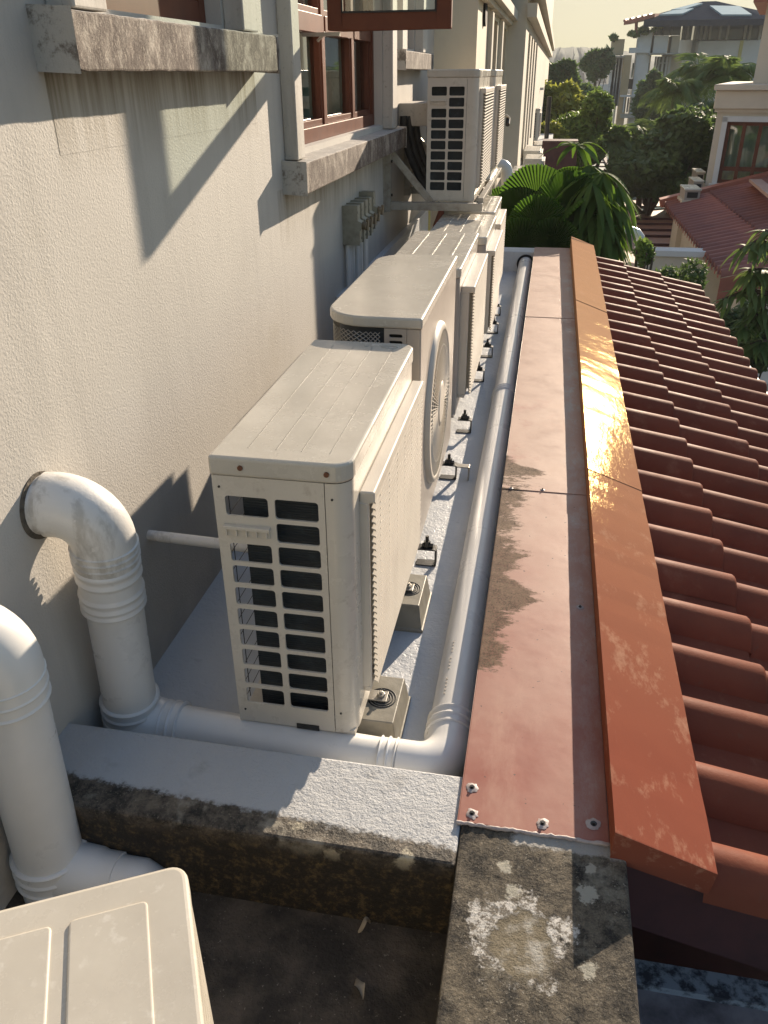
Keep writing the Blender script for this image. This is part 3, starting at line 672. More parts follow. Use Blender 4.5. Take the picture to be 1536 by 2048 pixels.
        for k in range(ns):
            z=gz0+.018+(gz1-gz0-.044)*k/(ns-1)
            ya,yb=gy0+.0102,gy1-.0102; xi,xo=x0+gt-.0105,x0+gt
            mb.add([(xi,ya+.004,z+.0012),(xo,ya,z-.0022),(xo,yb,z-.0022),(xi,yb,z+.0012),(xi,ya+.004,z+.0030),(xo-.001,ya,z+.0024),(xo-.001,yb,z+.0024),(xi,yb,z+.0030)],
                   [(0,1,2,3),(4,5,6,7),(0,1,5,4),(1,2,6,5),(2,3,7,6),(3,0,4,7)])
        P(mb,'louver_slats','grille',0,2,gr)
        mb=MB()
        for k in range(6):
            yy=gy0+(gy1-gy0)*(k+.7)/6.4; mb.box(x0+.003,x0+gt-.002,yy-.0015,yy+.0015,gz0+.016,gz1-.024)
        P(mb,'grille_rib','grille',0,2,gr)
        P(MB().box(x0+.0005,x0+.003,gy0+.01,gy1-.01,gz0+.015,gz1-.02),'fan_opening','dark',0,2,gr)
    elif louv==2:   # round fan guard
        cy,cz,rr=L*.42,H*.47,min(H,L)*.355
        mb=MB(); ring=[]
        prof=((rr+.012,0),(rr+.009,.008),(rr,.013),(rr-.010,.014),(rr-.016,.008),(rr-.018,0))
        n=64; vs=[(D+px,cy+pr*math.cos(2*math.pi*k/n),cz+pr*math.sin(2*math.pi*k/n)) for k in range(n) for pr,px in prof]; m_=len(prof)
        mb.add(vs,[(k*m_+j,k*m_+j+1,((k+1)%n)*m_+j+1,((k+1)%n)*m_+j) for k in range(n) for j in range(m_-1)],True)
        gr=P(mb,'fan_ring','grille')
        mb=MB()
        for k in range(96):
            t_=2*math.pi*k/96; c_,s_=math.cos(t_),math.sin(t_); t2=t_+.10; c2,s2=math.cos(t2),math.sin(t2)
            mb.bar((D+.010,cy+(rr-.012)*c_,cz+(rr-.012)*s_),(D+.013,cy+rr*.30*c2,cz+rr*.30*s2),.0022,.006,(1,0,0))
        P(mb,'guard_spokes','grille',0,2,gr)
        mb=MB(); n=32
        for q_ in (.30,.52,.76):
            mb.tube([(D+.011,cy+rr*q_*math.cos(2*math.pi*k/n),cz+rr*q_*math.sin(2*math.pi*k/n)) for k in range(n+1)],.003,6,False)
        P(mb,'guard_hoops','grille',0,2,gr)
        P(MB().tube([(D+.006,cy,cz),(D+.015,cy,cz),(D+.018,cy,cz)],[rr*.3,rr*.3,rr*.24],32),'hub_disc','grille',0,2,gr)
        P(MB().tube([(D+.0006,cy,cz),(D+.002,cy,cz)],rr-.02,48),'fan_opening','dark',0,2,gr)
    # feet: sheet metal rails across the underside
    if brk:
        for yy in brk:
            P(MB().box(-.02,D+.05,yy-.018,yy+.018,-.020,-.0065),'mounting_rail','galv',.001)
    return t
BZ=.098
# unit A: nearest
A=unit('nearest beige outdoor unit with rows of dark side openings and louvered fan grille',(-.527,1.172,BZ),.243,.690,.588,detail=2,cornerw=.043,topribs=0)
A['label']='nearest standing beige outdoor unit, its side showing two columns of dark openings'
MB().box(.055,.0565,.04,.65,.5881,.5886).box(.105,.1065,.04,.65,.5881,.5886).box(.150,.1515,.04,.65,.5881,.5886).box(.200,.2015,.04,.65,.5881,.5886).build('top_seam','label',A)
mb=MB(); n=28
mb.tube([(.190+.020*math.cos(2*math.pi*k/n),.655+.008*math.sin(2*math.pi*k/n),.5884) for k in range(n+1)],.0005,4,False)
mb.bar((.130,.658,.5884),(.135,.648,.5884),.0012,.0006).bar((.135,.648,.5884),(.140,.658,.5884),.0012,.0006).bar((.145,.656,.5884),(.151,.648,.5884),.0012,.0006)
mb.build('embossed_mark','label',A)
def block(x,y,label):
    """tapered rubber mounting block with ribbed round pad and bolt"""
    t=thing('mounting_block',label,'block',(x,y,0),0,'rubber mounting blocks under the nearest unit')
    w0,w1,l0,l1,h=.052,.043,.085,.072,.072
    def ring(w_,l_,z): return [(-w_,-l_,z),(w_,-l_,z),(w_,l_,z),(-w_,l_,z)]
    vs=ring(w0+.004,l0+.004,0)+ring(w0+.004,l0+.004,.008)+ring(w0,l0,.009)+ring(w1,l1,h)
    fs=[(r_*4+k,r_*4+(k+1)%4,(r_+1)*4+(k+1)%4,(r_+1)*4+k) for r_ in range(3) for k in range(4)]+[(12,13,14,15)]
    MB().add(vs,fs).build('body','block',t,.004)
    mb=MB()
    for r_ in (.012,.018,.024,.030):
        mb.tube([(.006+r_*math.cos(2*math.pi*k/28),r_*math.sin(2*math.pi*k/28),h) for k in range(29)],.0017,6,False)
    mb.build('ribbed_pad','black',t)
    mb=MB().box(-.03,.018,-.016,.016,h+.003,h+.006).tube([(.004,0,h+.006),(.004,0,h+.012)],.009,6,True,False).tube([(.004,0,h+.012),(.004,0,h+.018)],.004,10)
    mb.build('foot_plate','galv',t,.0008)
    return t
block(-.267,1.315,'grey rubber mounting block under the near corner of the nearest unit, beside the pipe elbow')
block(-.277,1.74,'grey rubber mounting block under the far corner of the nearest unit')
# unit B
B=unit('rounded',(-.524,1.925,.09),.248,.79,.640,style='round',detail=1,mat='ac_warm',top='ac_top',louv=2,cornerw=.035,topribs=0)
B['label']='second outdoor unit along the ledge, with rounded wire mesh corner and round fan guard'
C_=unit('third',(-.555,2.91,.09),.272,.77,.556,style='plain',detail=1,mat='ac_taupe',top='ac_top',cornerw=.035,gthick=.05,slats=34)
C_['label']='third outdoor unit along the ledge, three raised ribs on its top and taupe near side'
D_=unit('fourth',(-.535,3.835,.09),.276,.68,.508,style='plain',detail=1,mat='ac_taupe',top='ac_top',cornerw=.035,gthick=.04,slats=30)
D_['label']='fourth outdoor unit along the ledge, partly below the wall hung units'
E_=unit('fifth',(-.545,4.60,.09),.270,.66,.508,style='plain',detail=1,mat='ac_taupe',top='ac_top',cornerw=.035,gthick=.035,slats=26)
E_['label']='fifth and farthest outdoor unit standing on the ledge, beside the fan palm'
def clampset(x,y,label,strap=0):
    t=thing('mounting_bracket',label,'bracket',(x,y,0),0,'steel mounting brackets in front of the units')
    MB().box(-.03,.028,-.016,.016,.001,.004).box(.024,.028,-.016,.016,.004,.055).box(-.026,.024,-.016,.016,.052,.056).build('angle_bracket','black',t,.001)
    MB().tube([(.0,0,.056),(.0,0,.075)],.010,6,True,False).tube([(.0,0,.075),(.0,0,.092)],.005,8).tube([(-.014,0,.061),(.018,0,.061)],.007,8).build('bolt','wire',t)
    if strap: MB().box(.0282,.072,-.014,.014,.048,.052).box(.068,.072,-.014,.014,.001,.048).build('strap','galv',t,.001)
    return t
clampset(-.258,1.985,'dark steel bracket at the near foot of the rounded unit')
clampset(-.262,2.56,'steel bracket with pale strap sticking out at the far foot of the rounded unit',1)
clampset(-.250,2.985,'dark steel bracket at the near foot of the third unit')
clampset(-.248,3.60,'dark steel bracket at the far foot of the third unit')
clampset(-.235,3.97,'dark steel bracket at the near foot of the fourth unit')
clampset(-.235,4.40,'dark steel bracket at the far foot of the fourth unit')
clampset(-.245,4.78,'farthest dark steel bracket, at the near foot of the fifth unit')
def feet(x,y0,L,label):
    for k,yy in enumerate((y0+.12,y0+L-.14)):
        mb=MB().box(-.24,-.03,-.03,.03,0,.083)
        o=mb.build('concrete_foot','block',None,.004); o.location=(x,yy,0)
        tag(o,label[k],'block','concrete feet under the far units')
feet(-.28,1.915,.8,('concrete foot hidden low under the near end of the rounded unit','concrete foot under the far end of the rounded unit'))
feet(-.29,2.91,.77,('concrete foot under the near end of the third unit','concrete foot under the far end of the third unit'))
feet(-.27,3.835,.68,('concrete foot under the near end of the fourth unit','concrete foot under the far end of the fourth unit'))
feet(-.28,4.60,.66,('concrete foot under the near end of the fifth unit','concrete foot under the far end of the fifth unit'))
# wall hung pair
WG='outdoor units hung on wall brackets'
F_=unit('hung',(-.624,4.447,.672),.250,.74,.598,group=WG,detail=1,mat='ac',cornerw=.055,topribs=0,rows=10,gthick=.03,slats=30)
F_['label']='near outdoor unit hung on steel brackets beside the cream wing, side openings facing the camera'
G_=unit('hung2',(-.600,5.27,.690),.250,.66,.580,group=WG,detail=1,mat='ac',cornerw=.055,topribs=0,rows=10,gthick=.03,slats=30)
G_['label']='far outdoor unit hung on steel brackets, directly behind the near hung unit'
br=thing('wall_bracket_frame','pale steel bracket frame with diagonal braces carrying the two wall hung units','bracket',(W,4.5,.66))
mb=MB()
def bpart(mb,n_,m_='galv',bv=.001): return under(mb.build(n_,m_,None,bv),br)
for yy in (4.40,5.05,5.35,5.95):
    bpart(MB().box(W+.001,W+.036,yy-.02,yy+.02,.62,.98).box(W,W+.004,yy-.03,yy+.03,.62,1.0),'upright')
    bpart(MB().box(W+.037,-.325,yy-.02,yy+.02,.630,.668),'arm')
    bpart(MB().bar((W+.03,yy+.028,.90),(W+.24,yy+.028,.665),.012,.034),'brace')
bpart(MB().box(-.352,-.324,4.42,5.97,.6685,.690),'front_rail'); 
bpart(MB().box(-.60,-.57,4.42,5.97,.6685,.6715),'rear_rail')
mb=MB()
for yy,zz in ((4.40,.70),(4.40,.86),(5.05,.74)): mb.tube([(W+.036,yy,zz),(W+.044,yy,zz)],.007,6,True,False)
bpart(mb,'anchor_bolt','wire',0)
tr=thing('pipe_trunking','white plaster box on the wall with black insulated pipes curving down behind the hung unit','trunking',(W,4.95,1.0))
under(MB().box(W,W+.16,4.83,5.25,1.0,1.112).build('trunking_box','pilaster',None,.004),tr)
for k in range(3):
    a=(W+.045+.035*k,4.84,1.02); pts=[]
    for i in range(15):
        s=i/14; pts.append((W+.03+.028*k+.19*s**1.8,4.82+.03*k-.05*s,1.05-.42*s**.9))
    under(MB().tube(pts,.021,10).build('insulated_pipe','black'),tr)
# isolator switches
iso_y=[3.49,3.572,3.654,3.736,3.825]
nms=['nearest isolator switch of the row on the wall','second isolator switch of the row on the wall from the camera','middle isolator switch of the row of five','fourth isolator switch of the row on the wall','farthest isolator switch of the row, set slightly higher']
for k,yy in enumerate(iso_y):
    dz=.0 if k<4 else .015
    t=thing('isolator_switch',nms[k],'switch',(W,yy,.62+dz),0,'isolator switches on the stucco wall')
    P=[(0,0),(.070,0),(.070,.055),(.078,.062),(.078,.085),(.062,.092),(.062,.150),(0,.150)]
    mb=MB(); n=len(P); w_=.037
    vs=[(x,-w_,z) for x,z in P]+[(x,w_,z) for x,z in P]
    mb.add(vs,[tuple(range(n)),tuple(range(n,2*n))]+[(i,(i+1)%n,n+(i+1)%n,n+i) for i in range(n)]); mb.build('housing','isolator',t,.004)
    MB().tube([(.078,.0,.072),(.096,.0,.070)],.017,12).bar((.098,-.004,.052),(.100,.006,.092),.010,.014).build('rotary_knob','knob',t,.001)
    MB().tube([(.0622,-.02,.125),(.0635,-.02,.125)],.005,8).tube([(.0702,.02,.018),(.0715,.02,.018)],.005,8).build('cover_screw','wire',t)
    mb=MB().tube([(W+.018,yy-.02,.001),(W+.018,yy-.02,.618+dz)],.011,10)
    if k%2==0: mb.tube([(W+.018,yy+.022,.001),(W+.018,yy+.022,.618+dz)],.008,8)
    o=mb.build('conduit_pipe','pvc'); o['label']='grey conduit below the '+nms[k].replace(' of the row on the wall','').replace(' of the row of five',''); o['category']='conduit'; o['group']='conduits under the isolator switches'
# ------------------------------------------------------------------ drain pipes
PR=.046
pp=thing('drain_pipe','white drain pipe elbowing from the wall then running along the ledge beside the red flashing','pipe',(-.785,1.19,0))
def ppart(mb,n_,m_='pvc',root=None): return under(mb.build(n_,m_),root or pp)
ax,ay=-.783,1.178
def collar(c,d,r,w_,n_='collar',m_='pvc',root=None,rings=3):
    """socket with raised rings around axis d"""
    c=Vector(c); d=Vector(d).normalized(); pts=[];rs=[]
    k=28
    for i in range(k+1):
        s=i/k; rr=r+ (.0035 if any(abs(s-q)<.045 for q in ([.06,.5,.94] if rings==3 else [.08,.26,.62,.8,.94])) else 0)
        if i in (0,k): rr=r-.003
        pts.append(c+d*(w_*(s-.5))); rs.append(rr)
    return ppart(MB().tube(pts,rs,32),n_,m_,root)
# vertical drop: elbow from the wall (z .58) bends down
zc=.585; r0=.058
wallp=Vector((W-.02,1.128,zc)); corner=Vector((ax+.045,1.15,zc-.002)); down=Vector((ax+.012,ay,.06))
p0,p1,cur=bend(wallp,corner,down,.075,14)
MT['mortar']=paint('cracked_mortar',(.13,.11,.085),.9,(.05,.04,.03),60,bs=120,bstr=1,bdist=.004)
ppart(MB().tube([(W-.001,wallp.y,wallp.z),(W+.0025,wallp.y,wallp.z)],.0605,40),'mortar_ring','mortar')
ppart(MB().tube([wallp,p0],[.0535]*2,32,False),'wall_stub','pvc_worn')
ppart(MB().tube([p0-(p0-wallp).normalized()*.012,*cur,p1+(down-p1).normalized()*.045],r0,36),'elbow','pvc_worn')
dd=(down-p1).normalized()
collar(p1+dd*.018,dd,.0585,.03,'elbow_socket','pvc_worn',None,3)
collar(p1+dd*.095,dd,.0575,.105,'coupling','pvc',None,5)
ppart(MB().tube([p1+dd*.04,down],.0535,36),'down_pipe')
collar(down+dd*-.035,dd,.0575,.05,'tee_socket'); 
ppart(MB().tube([down+dd*-.05,Vector((ax,ay,.0))],.056,36),'tee_body')
hz=.0485
ppart(MB().tube([(ax+.02,ay,hz),(ax+.075,ay,hz),(ax+.085,ay,hz),(ax+.12,ay,hz)],[.060,.054,.050,.050],32),'tee_branch')
collar((ax+.105,ay,hz),(1,0,0),.0505,.04,'socket')
xr=-.1055
# horizontal run, elbow, long run
q0,q1,cu=bend((ax,ay-.02,hz),(xr,1.155,hz),(xr-.008,6.0,hz),.058,12)
ppart(MB().tube([(ax+.1,ay,hz),q0],PR,32),'cross_pipe')
collar(q0+Vector((-.055,0,0)),(1,0,0),.0495,.035,'socket')
ppart(MB().tube([q0+Vector((-.035,0,0)),*cu,q1+Vector((0,.045,0))],.0500,36),'elbow')
collar(q1+Vector((0,.055,0)),(0,1,0),.0500,.05,'socket')
e1=Vector((xr-.012,5.98,.06))
ppart(MB().tube([q1,q1+(e1-q1)*.25,q1+(e1-q1)*.5,q1+(e1-q1)*.75,e1],[.0475]*5,36),'long_pipe')
collar(q1+(e1-q1)*.43,e1-q1,.0495,.05,'coupling')
ppart(MB().tube([e1+Vector((0,.006,0)),e1+Vector((0,.015,0))],.062,24),'wall_hole','dark')
# printed marking on the long pipe: tiny illegible dashes
mb=MB()
for k in range(16):
    yy=1.33+k*.012
    if k in (5,6,11): continue
    th_=R(118); px=xr-.001+0.0478*math.cos(th_); pz=hz+.0005+.0478*math.sin(th_)
    mb.box(px-.002,px+.002,yy,yy+.006,pz-.0004,pz+.0006)
ppart(mb,'printed_marking','label')
# second, larger stack at the left edge going down to the lower ledge
p2=thing('drain_pipe','big white drain pipe at the left edge rising from the dark lower ledge','pipe',(-.77,.84,-.04))
bx,by=-.768,.842; z2=.455
tp=Vector((bx+.018,by,z2)); bt=Vector((bx,by,.03))
r1,r2,cv=bend((W-.02,.80,z2+.085),(bx+.02,.835,z2+.085),bt,.07,12)
ppart(MB().tube([(W-.02,.80,z2+.085),r1],.055,28),'wall_stub','pvc',p2)
ppart(MB().tube([*cv,r2+(bt-r2).normalized()*.05],.061,32),'elbow','pvc',p2)
collar(r2+(bt-r2).normalized()*.035,bt-r2,.0595,.05,'elbow_socket','pvc',p2)
ppart(MB().tube([r2,bt],.056,36),'down_pipe','pvc',p2)
collar(bt,bt-r2,.0605,.055,'tee_socket','pvc',p2,3)
ppart(MB().tube([bt,Vector((bx,by,-.036))],.059,36),'tee_body','pvc',p2)
ppart(MB().tube([(bx+.02,by,.012),(bx+.09,by-.004,.012),(bx+.1,by-.004,.012),(bx+.13,by-.004,.012)],[.052,.05,.046,.046],28),'tee_branch','pvc',p2)
ppart(MB().tube([(bx+.12,by-.004,.012),(bx+.17,by-.004,.012),(bx+.185,by-.004,.0),(bx+.19,by-.004,-.036)],.042,28),'branch_pipe','pvc',p2)
sp=MB().tube([(W-.01,1.48,.324),(-.66,1.484,.316),(-.5,1.49,.305)],.0125,14)
o=sp.build('drain_tube','pvc_worn'); tag(o,'thin white tube running from the stucco wall to the nearest unit','tube')
# ------------------------------------------------------------------ bottom left unit, turned
H7=.50
t7=thing('air_conditioner_unit','outdoor unit top in the bottom left corner, turned, with long pressed panels','air conditioner',(0,0,0),0,None)
cz=.47; corner=on(372,1722,2,cz)
t7.location=(corner.x,corner.y,-.036); t7.rotation_euler=(0,0,R(28))
# local: x runs back to the left from the corner (negative), y toward the camera (negative)
D7,L7=.30,.78; hh=cz+.036
poly=arc(-.02,-.02,.02,0,90)+arc(-D7+.02,-.02,.02,90,180)+arc(-D7+.02,-L7+.02,.02,180,270)+arc(-.02,-L7+.02,.02,270,360)
cv=MB().prism(poly,hh-.03,hh).build('top_cover','ac_top',t7,.006,3)
bd=MB().prism([(x*.985-.001,y_*.995-.001) for x,y_ in poly],.03,hh-.0305).build('body','ac',t7,.002)
for xa,xb in ((-.128,-.040),(-.222,-.137),(-.29,-.231)):
    MB().prism([(xa+.005,-L7+.03),(xb-.005,-L7+.03)]+arc(xb-.010,-.045,.006,0,90,3)+arc(xa+.010,-.045,.006,90,180,3),hh-.002,hh+.0028).build('pressed_panel','ac_top',cv,.0026,3)
MB().box(-.0012,.0008,-.30,-.16,.22,.40).build('warning_sticker','sticky',t7)
MB().box(-.05,-.02,-.3,-.1,0,.03).box(-.05,-.02,-.7,-.5,0,.03).box(-.28,-.25,-.3,-.1,0,.03).box(-.28,-.25,-.7,-.5,0,.03).build('foot','galv',t7)
HAZE=.0011
# ------------------------------------------------------------------ cream wing beyond the ledge
XW=-.55
def fy(u,x=XW): return on(u,140,0,x)[1]
wg=thing('house_wing','cream painted house wing beyond the ledge with tall recessed windows and a moulded cornice','house',(XW,9,-4.2))
yA,yB=6.22,14.6
holes=[]
for (ua,ub) in ((975,991),(996,1009),(1013,1020),(1024,1029),(1033,1039)):
    holes.append((fy(ua),fy(ub),.35,1.64))
mbw=holed(MB(),yA,yB,-4.2,3.6,holes,XW,XW-.12,fnx)
mbw.box(-3,XW-.1205,yA,yA+.12,-4.2,3.6)
under(mbw.build('wall','cream',None,0,2,True),wg)
for h in holes:
    g=under(MB().box(XW-.10,XW-.09,h[0],h[1],h[2],h[3]).build('window','glass_far'),wg)
    q=MB().box(XW-.09,XW-.05,h[0],h[0]+.06,h[2],h[3]).box(XW-.09,XW-.05,h[1]-.06,h[1],h[2],h[3]).box(XW-.09,XW-.05,h[0]+.06,h[1]-.06,h[2],h[2]+.05).build('window_frame','frame'); q.parent=g
    q=MB().box(XW,XW+.05,h[0]-.1,h[1]+.1,h[2]-.06,h[2]-.003).build('window_sill','cream_far'); q.parent=g
    under(MB().box(XW,XW+.035,h[0]-.16,h[0]-.01,.355,1.66).build('pilaster','cream_far',None,.004),wg)
for z0_,z1_,pr in ((1.68,1.72,.05),(1.72,1.80,.10),(1.80,1.83,.07),(2.05,2.09,.05)):
    under(MB().box(XW+.0005,XW+pr,yA-.001,yB,z0_,z1_-.0005).build('cornice','cream_far',None,.003),wg)
n=28; c=on(968,25,0,XW)
under(MB().tube([(XW-.001,c.y,c.z),(XW+.018,c.y,c.z)],.085,28).build('round_vent','dark'),wg)
# second wing
XV=-.36
y2=fy(1047,XV)
w2=thing('far_house_wing','farther cream wing with stacked moulded balconies and a dark framed window strip','house',(XV,20,-4.2))
hl=[]
for (ua,ub,za,zb) in ((1053,1057,.3,1.65),(1059,1062,.3,1.65),(1064,1067,.3,1.65),(1069,1072,.3,1.65)):
    hl.append((fy(ua,XV),fy(ub,XV),za,zb)); 
mb=holed(MB(),y2,34,-4.2,6.5,hl+[(h[0],h[1],2.35,3.6) for h in hl],XV,XV-.2,fnx); mb.box(-4,XV-.2005,y2,y2+.2,-4.2,6.5)
under(mb.build('wall','cream_far',None,0,2,True),w2)
for h in hl:
    for zz in ((h[2],h[3]),(2.35,3.6)):
        g=under(MB().box(XV-.15,XV-.13,h[0],h[1],*zz).build('window','glass_far'),w2)
for z_,pr in ((1.75,.10),(1.95,.16),(2.15,.10),(3.8,.12)):
    under(MB().box(XV+.0005,XV+pr,y2-.05,34,z_,z_+.12).build('cornice','cream_far'),w2)
under(MB().box(XV,XV+.25,y2+1,y2+3.2,2.30,2.34).box(XV+.24,XV+.25,y2+1,y2+3.2,2.34,2.8).build('balcony_rail','wire'),w2)
far=thing('far_terrace_house','pale narrow end of a terrace house far beyond the cream wings','house',(0,50,-4.2))
a=on(1077,85,1,50); b_=on(1089,165,1,50)
under(MB().box(a.x-2,b_.x,50,60,-4.2,a.z).build('wall','white_far'),far)
under(MB().box(a.x+.35,b_.x+.01,49.95,49.99,.2,a.z-.3).build('wall_stripe','yellow_far'),far)
# lamp on far wing
lp=thing('wall_lamp','flat white lamp arm sticking out above the far hung unit','lamp',on(1076,178,1,20))
p=on(1078,178,1,20); under(MB().box(p.x-.12,p.x+.1,19.9,20.1,p.z-.02,p.z+.03).bar((XV,20,p.z-.05),(p.x-.1,20,p.z),.03,.03).build('lamp_head','white_far'),lp)
cm=thing('security_camera','small dark camera under a white arm on the cream wing','camera',on(1014,243,1,9))
p=on(1016,242,1,9.0); under(MB().tube([(XW,9.0,p.z+.04),(p.x-.02,9,p.z+.05),(p.x+.01,9,p.z+.03)],.012,8).build('arm','cream_far'),cm)
under(MB().tube([(p.x,8.95,p.z-.03),(p.x,9.03,p.z+.02)],.022,12).build('camera_body','black'),cm)
# continuing terraces of the neighbours, with their outdoor units
tr2=thing('neighbour_ledge','neighbouring flat ledge of the next houses carrying small outdoor units','roof',(-.2,10,-4.2))
under(MB().box(XW+.001,.0,6.9,30,-4.2,-.02).build('ledge_slab','ledge'),tr2)
under(MB().box(-.14,.35,12.6,13.0,-.02,.42).build('red_party_wall','fascia'),tr2)
ng='small outdoor units on the neighbouring ledge'
def far_unit(u0,v0,u1,v1,Y,L,lab,**k):
    a=on(u0,v1,1,Y); b_=on(u1,v0,1,Y); 
    return unit(lab,(a.x,Y,a.z),b_.x-a.x,L,b_.z-a.z,group=ng,detail=0,topribs=0,cornerw=(b_.x-a.x)*.22,slats=14,gthick=.03,**k)
far_unit(1053,217,1080,281,17,.8,'small distant unit hung on the far cream wing, dark openings facing the camera')
far_unit(1045,302,1080,336,11,.8,'distant beige unit behind the fan palm, second back of three on the ledge',rows=4)
far_unit(1048,318,1084,352,9.6,.6,'distant beige unit behind the fan palm, middle of three on the ledge',rows=4)
far_unit(1020,346,1062,385,8.6,.7,'distant beige unit directly behind the fan palm, nearest of three on the ledge',rows=8,cols=1)
hb=thing('wall_bracket','dark steel shelf bracket under the small distant hung unit','bracket',on(1060,283,1,17))
a=on(1030,286,1,17); b_=on(1086,286,1,17); under(MB().box(XV,b_.x,16.9,17.9,a.z-.06,a.z-.02).build('shelf','galv'),hb)
pts=[on(u,v,1,17) for u,v in ((1050,258),(1042,262),(1040,272),(1046,281))]; under(MB().tube(pts,.03,8).build('insulated_hose','black'),hb)
ep=thing('vent_pipe','white pipe elbow on the cream wing beside the hung units','pipe',on(1010,370,1,8.3))
p0_,p1_,cu=bend(on(992,330,1,8.3),on(1014,330,1,8.3),on(1014,395,1,8.3),.07,8)
under(MB().tube([on(992,330,1,8.3),*cu,on(1014,395,1,8.3)],.055,16).build('pipe_body','pvc'),ep)
rt=thing('tile_stack','short stack of red roof tiles leaning at the house corner beyond the units','tiles',on(885,445,1,5.9))
for k in range(3):
    a=on(872+12*k,452,1,5.9); b_=on(880+12*k,424,1,5.95)
    under(MB().tube([a,b_+Vector((0,.12,0))],.022,10).build('roof_tile','tile'),rt)
ps=thing('timber_post','pale upright timber strip at the end of the ledge','post',on(858,450,1,5.85))
a=on(856,470,1,5.85); b_=on(860,420,1,5.85); under(MB().box(a.x-.015,a.x+.015,5.84,5.86,.001,b_.z).build('post_body','yellow_far'),ps)
# ------------------------------------------------------------------ lower neighbour roofs on the right
def flz(u,v,z): return on(u,v,2,z)
def slab(pts,th,name,mat,root):
    n=len(pts); vs=[Vector(p) for p in pts]+[Vector(p)-Vector((0,0,th)) for p in pts]
    return under(MB().add(vs,[tuple(range(n)),tuple(range(n,2*n))]+[(i,(i+1)%n,n+(i+1)%n,n+i) for i in range(n)]).build(name,mat),root)
zf=-2.1
fr2=thing('sheet_metal_roof','low brown sheet metal roof with dark seams between the two tiled roofs','roof',(2.2,13,-4.2))
P4=[flz(u,v,zf) for u,v in ((1250,402),(1400,392),(1470,470),(1345,503),(1282,484),(1246,428))]
slab(P4,.12,'roof_sheet','roofsheet',fr2)
mb=MB()
for v in (412,436,446,458,470,487):
    a=flz(1252,v+1,zf+.03); b_=Vector((a.x+2.0,a.y+.1,zf+.03)); a.x=max(a.x,1.0); mb.bar(a,b_,.035,.05)
under(mb.build('standing_seam','fascia'),fr2)
under(MB().bar(flz(1250,423,zf+.02),flz(1330,416,zf+.02),.16,.03).build('roof_light','panel'),fr2)
under(MB().box(P4[5].x+.1,P4[2].x,10.5,15,-4.2,zf-.121).build('wall_below','cream_far'),fr2)
yw=on(1300,510,2,-2.0)[1]
bw=thing('boundary_wall','low pale wall with white coping below the neighbouring tiled roof','wall',(2.5,9.5,-4.2))
a=on(1318,507,1,13.0); b_=on(1425,506,1,13.0)
under(MB().box(a.x-.3,b_.x+.3,13.0,13.2,-4.2,a.z-.03).build('wall_body','cream_far'),bw)
under(MB().box(a.x-.3,b_.x+.3,12.95,13.25,a.z-.0295,a.z+.05).build('coping','white_far'),bw)
# tiled roof of the right neighbour: eave runs along y, rises to the right
r2=thing('tiled_roof','dull red tiled roof of the right hand neighbour, ribs running down to the left eave','roof',(3,14,-2))
e=on(1440,560,1,11.5); ex,ez=e.x,e.z; yN=11.5; yF=18.4
sl2=math.tan(R(15)); pit=.25
cw=.82
for ci in range(6):
    mb=MB(); x0=ex+ci*cw; x1=x0+cw+.04; y=yN
    while y<yF:
        n=6; vs=[]
        prof=[(y+q/n*.16,.095*math.sin(math.pi*q/n)) for q in range(n+1)]+[(y+.20,-.006),(y+pit,0)]
        m_=len(prof)
        for (x,l) in ((x0,.03),(x1,0)):
            for (yy,zz) in prof: vs.append((x,yy,ez+(x-ex)*sl2+zz+l))
        for (yy,zz) in prof: vs.append((x0+.002,yy,ez+(x0-ex)*sl2+zz-.01))
        mb.add(vs,[(i,i+1,m_+i+1,m_+i) for i in range(m_-1)]+[(i,i+1,2*m_+i+1,2*m_+i) for i in range(m_-1)],True); y+=pit
    under(mb.build('tile_course','tile_far'),r2)
xe=ex+6*cw
under(MB().bar((ex-.05,yF,ez+.06),(xe,yF,ez+(xe-ex)*sl2+.06),.28,.16).build('verge_cap','tile_far'),r2)
under(MB().add([(ex,yN-.02,ez+.02),(xe,yN-.02,ez+(xe-ex)*sl2+.02),(xe,yN-.02,ez+(xe-ex)*sl2-.3),(ex,yN-.02,ez-.3),(ex,yN,ez+.02),(xe,yN,ez+(xe-ex)*sl2+.02),(xe,yN,ez+(xe-ex)*sl2-.3),(ex,yN,ez-.3)],[(0,1,2,3),(0,1,5,4),(4,5,6,7),(0,3,7,4)]).build('barge_board','tile_far'),r2)
under(MB().box(ex+.35,xe,yN+.3,yF,-4.2,ez-.05).build('wall_below','cream_far'),r2)
# ridge slab seen at right
MT['pinkcap']=paint('faded_pink_metal',(.50,.32,.25),.5,(.4,.24,.19),3)
a=on(1500,372,1,18.1)
under(MB().bar(on(1508,372,1,17.6)+Vector((0,0,.1)),on(1560,420,1,14.0)+Vector((0,0,.12)),.22,.05).build('ridge_cap','pinkcap'),r2)
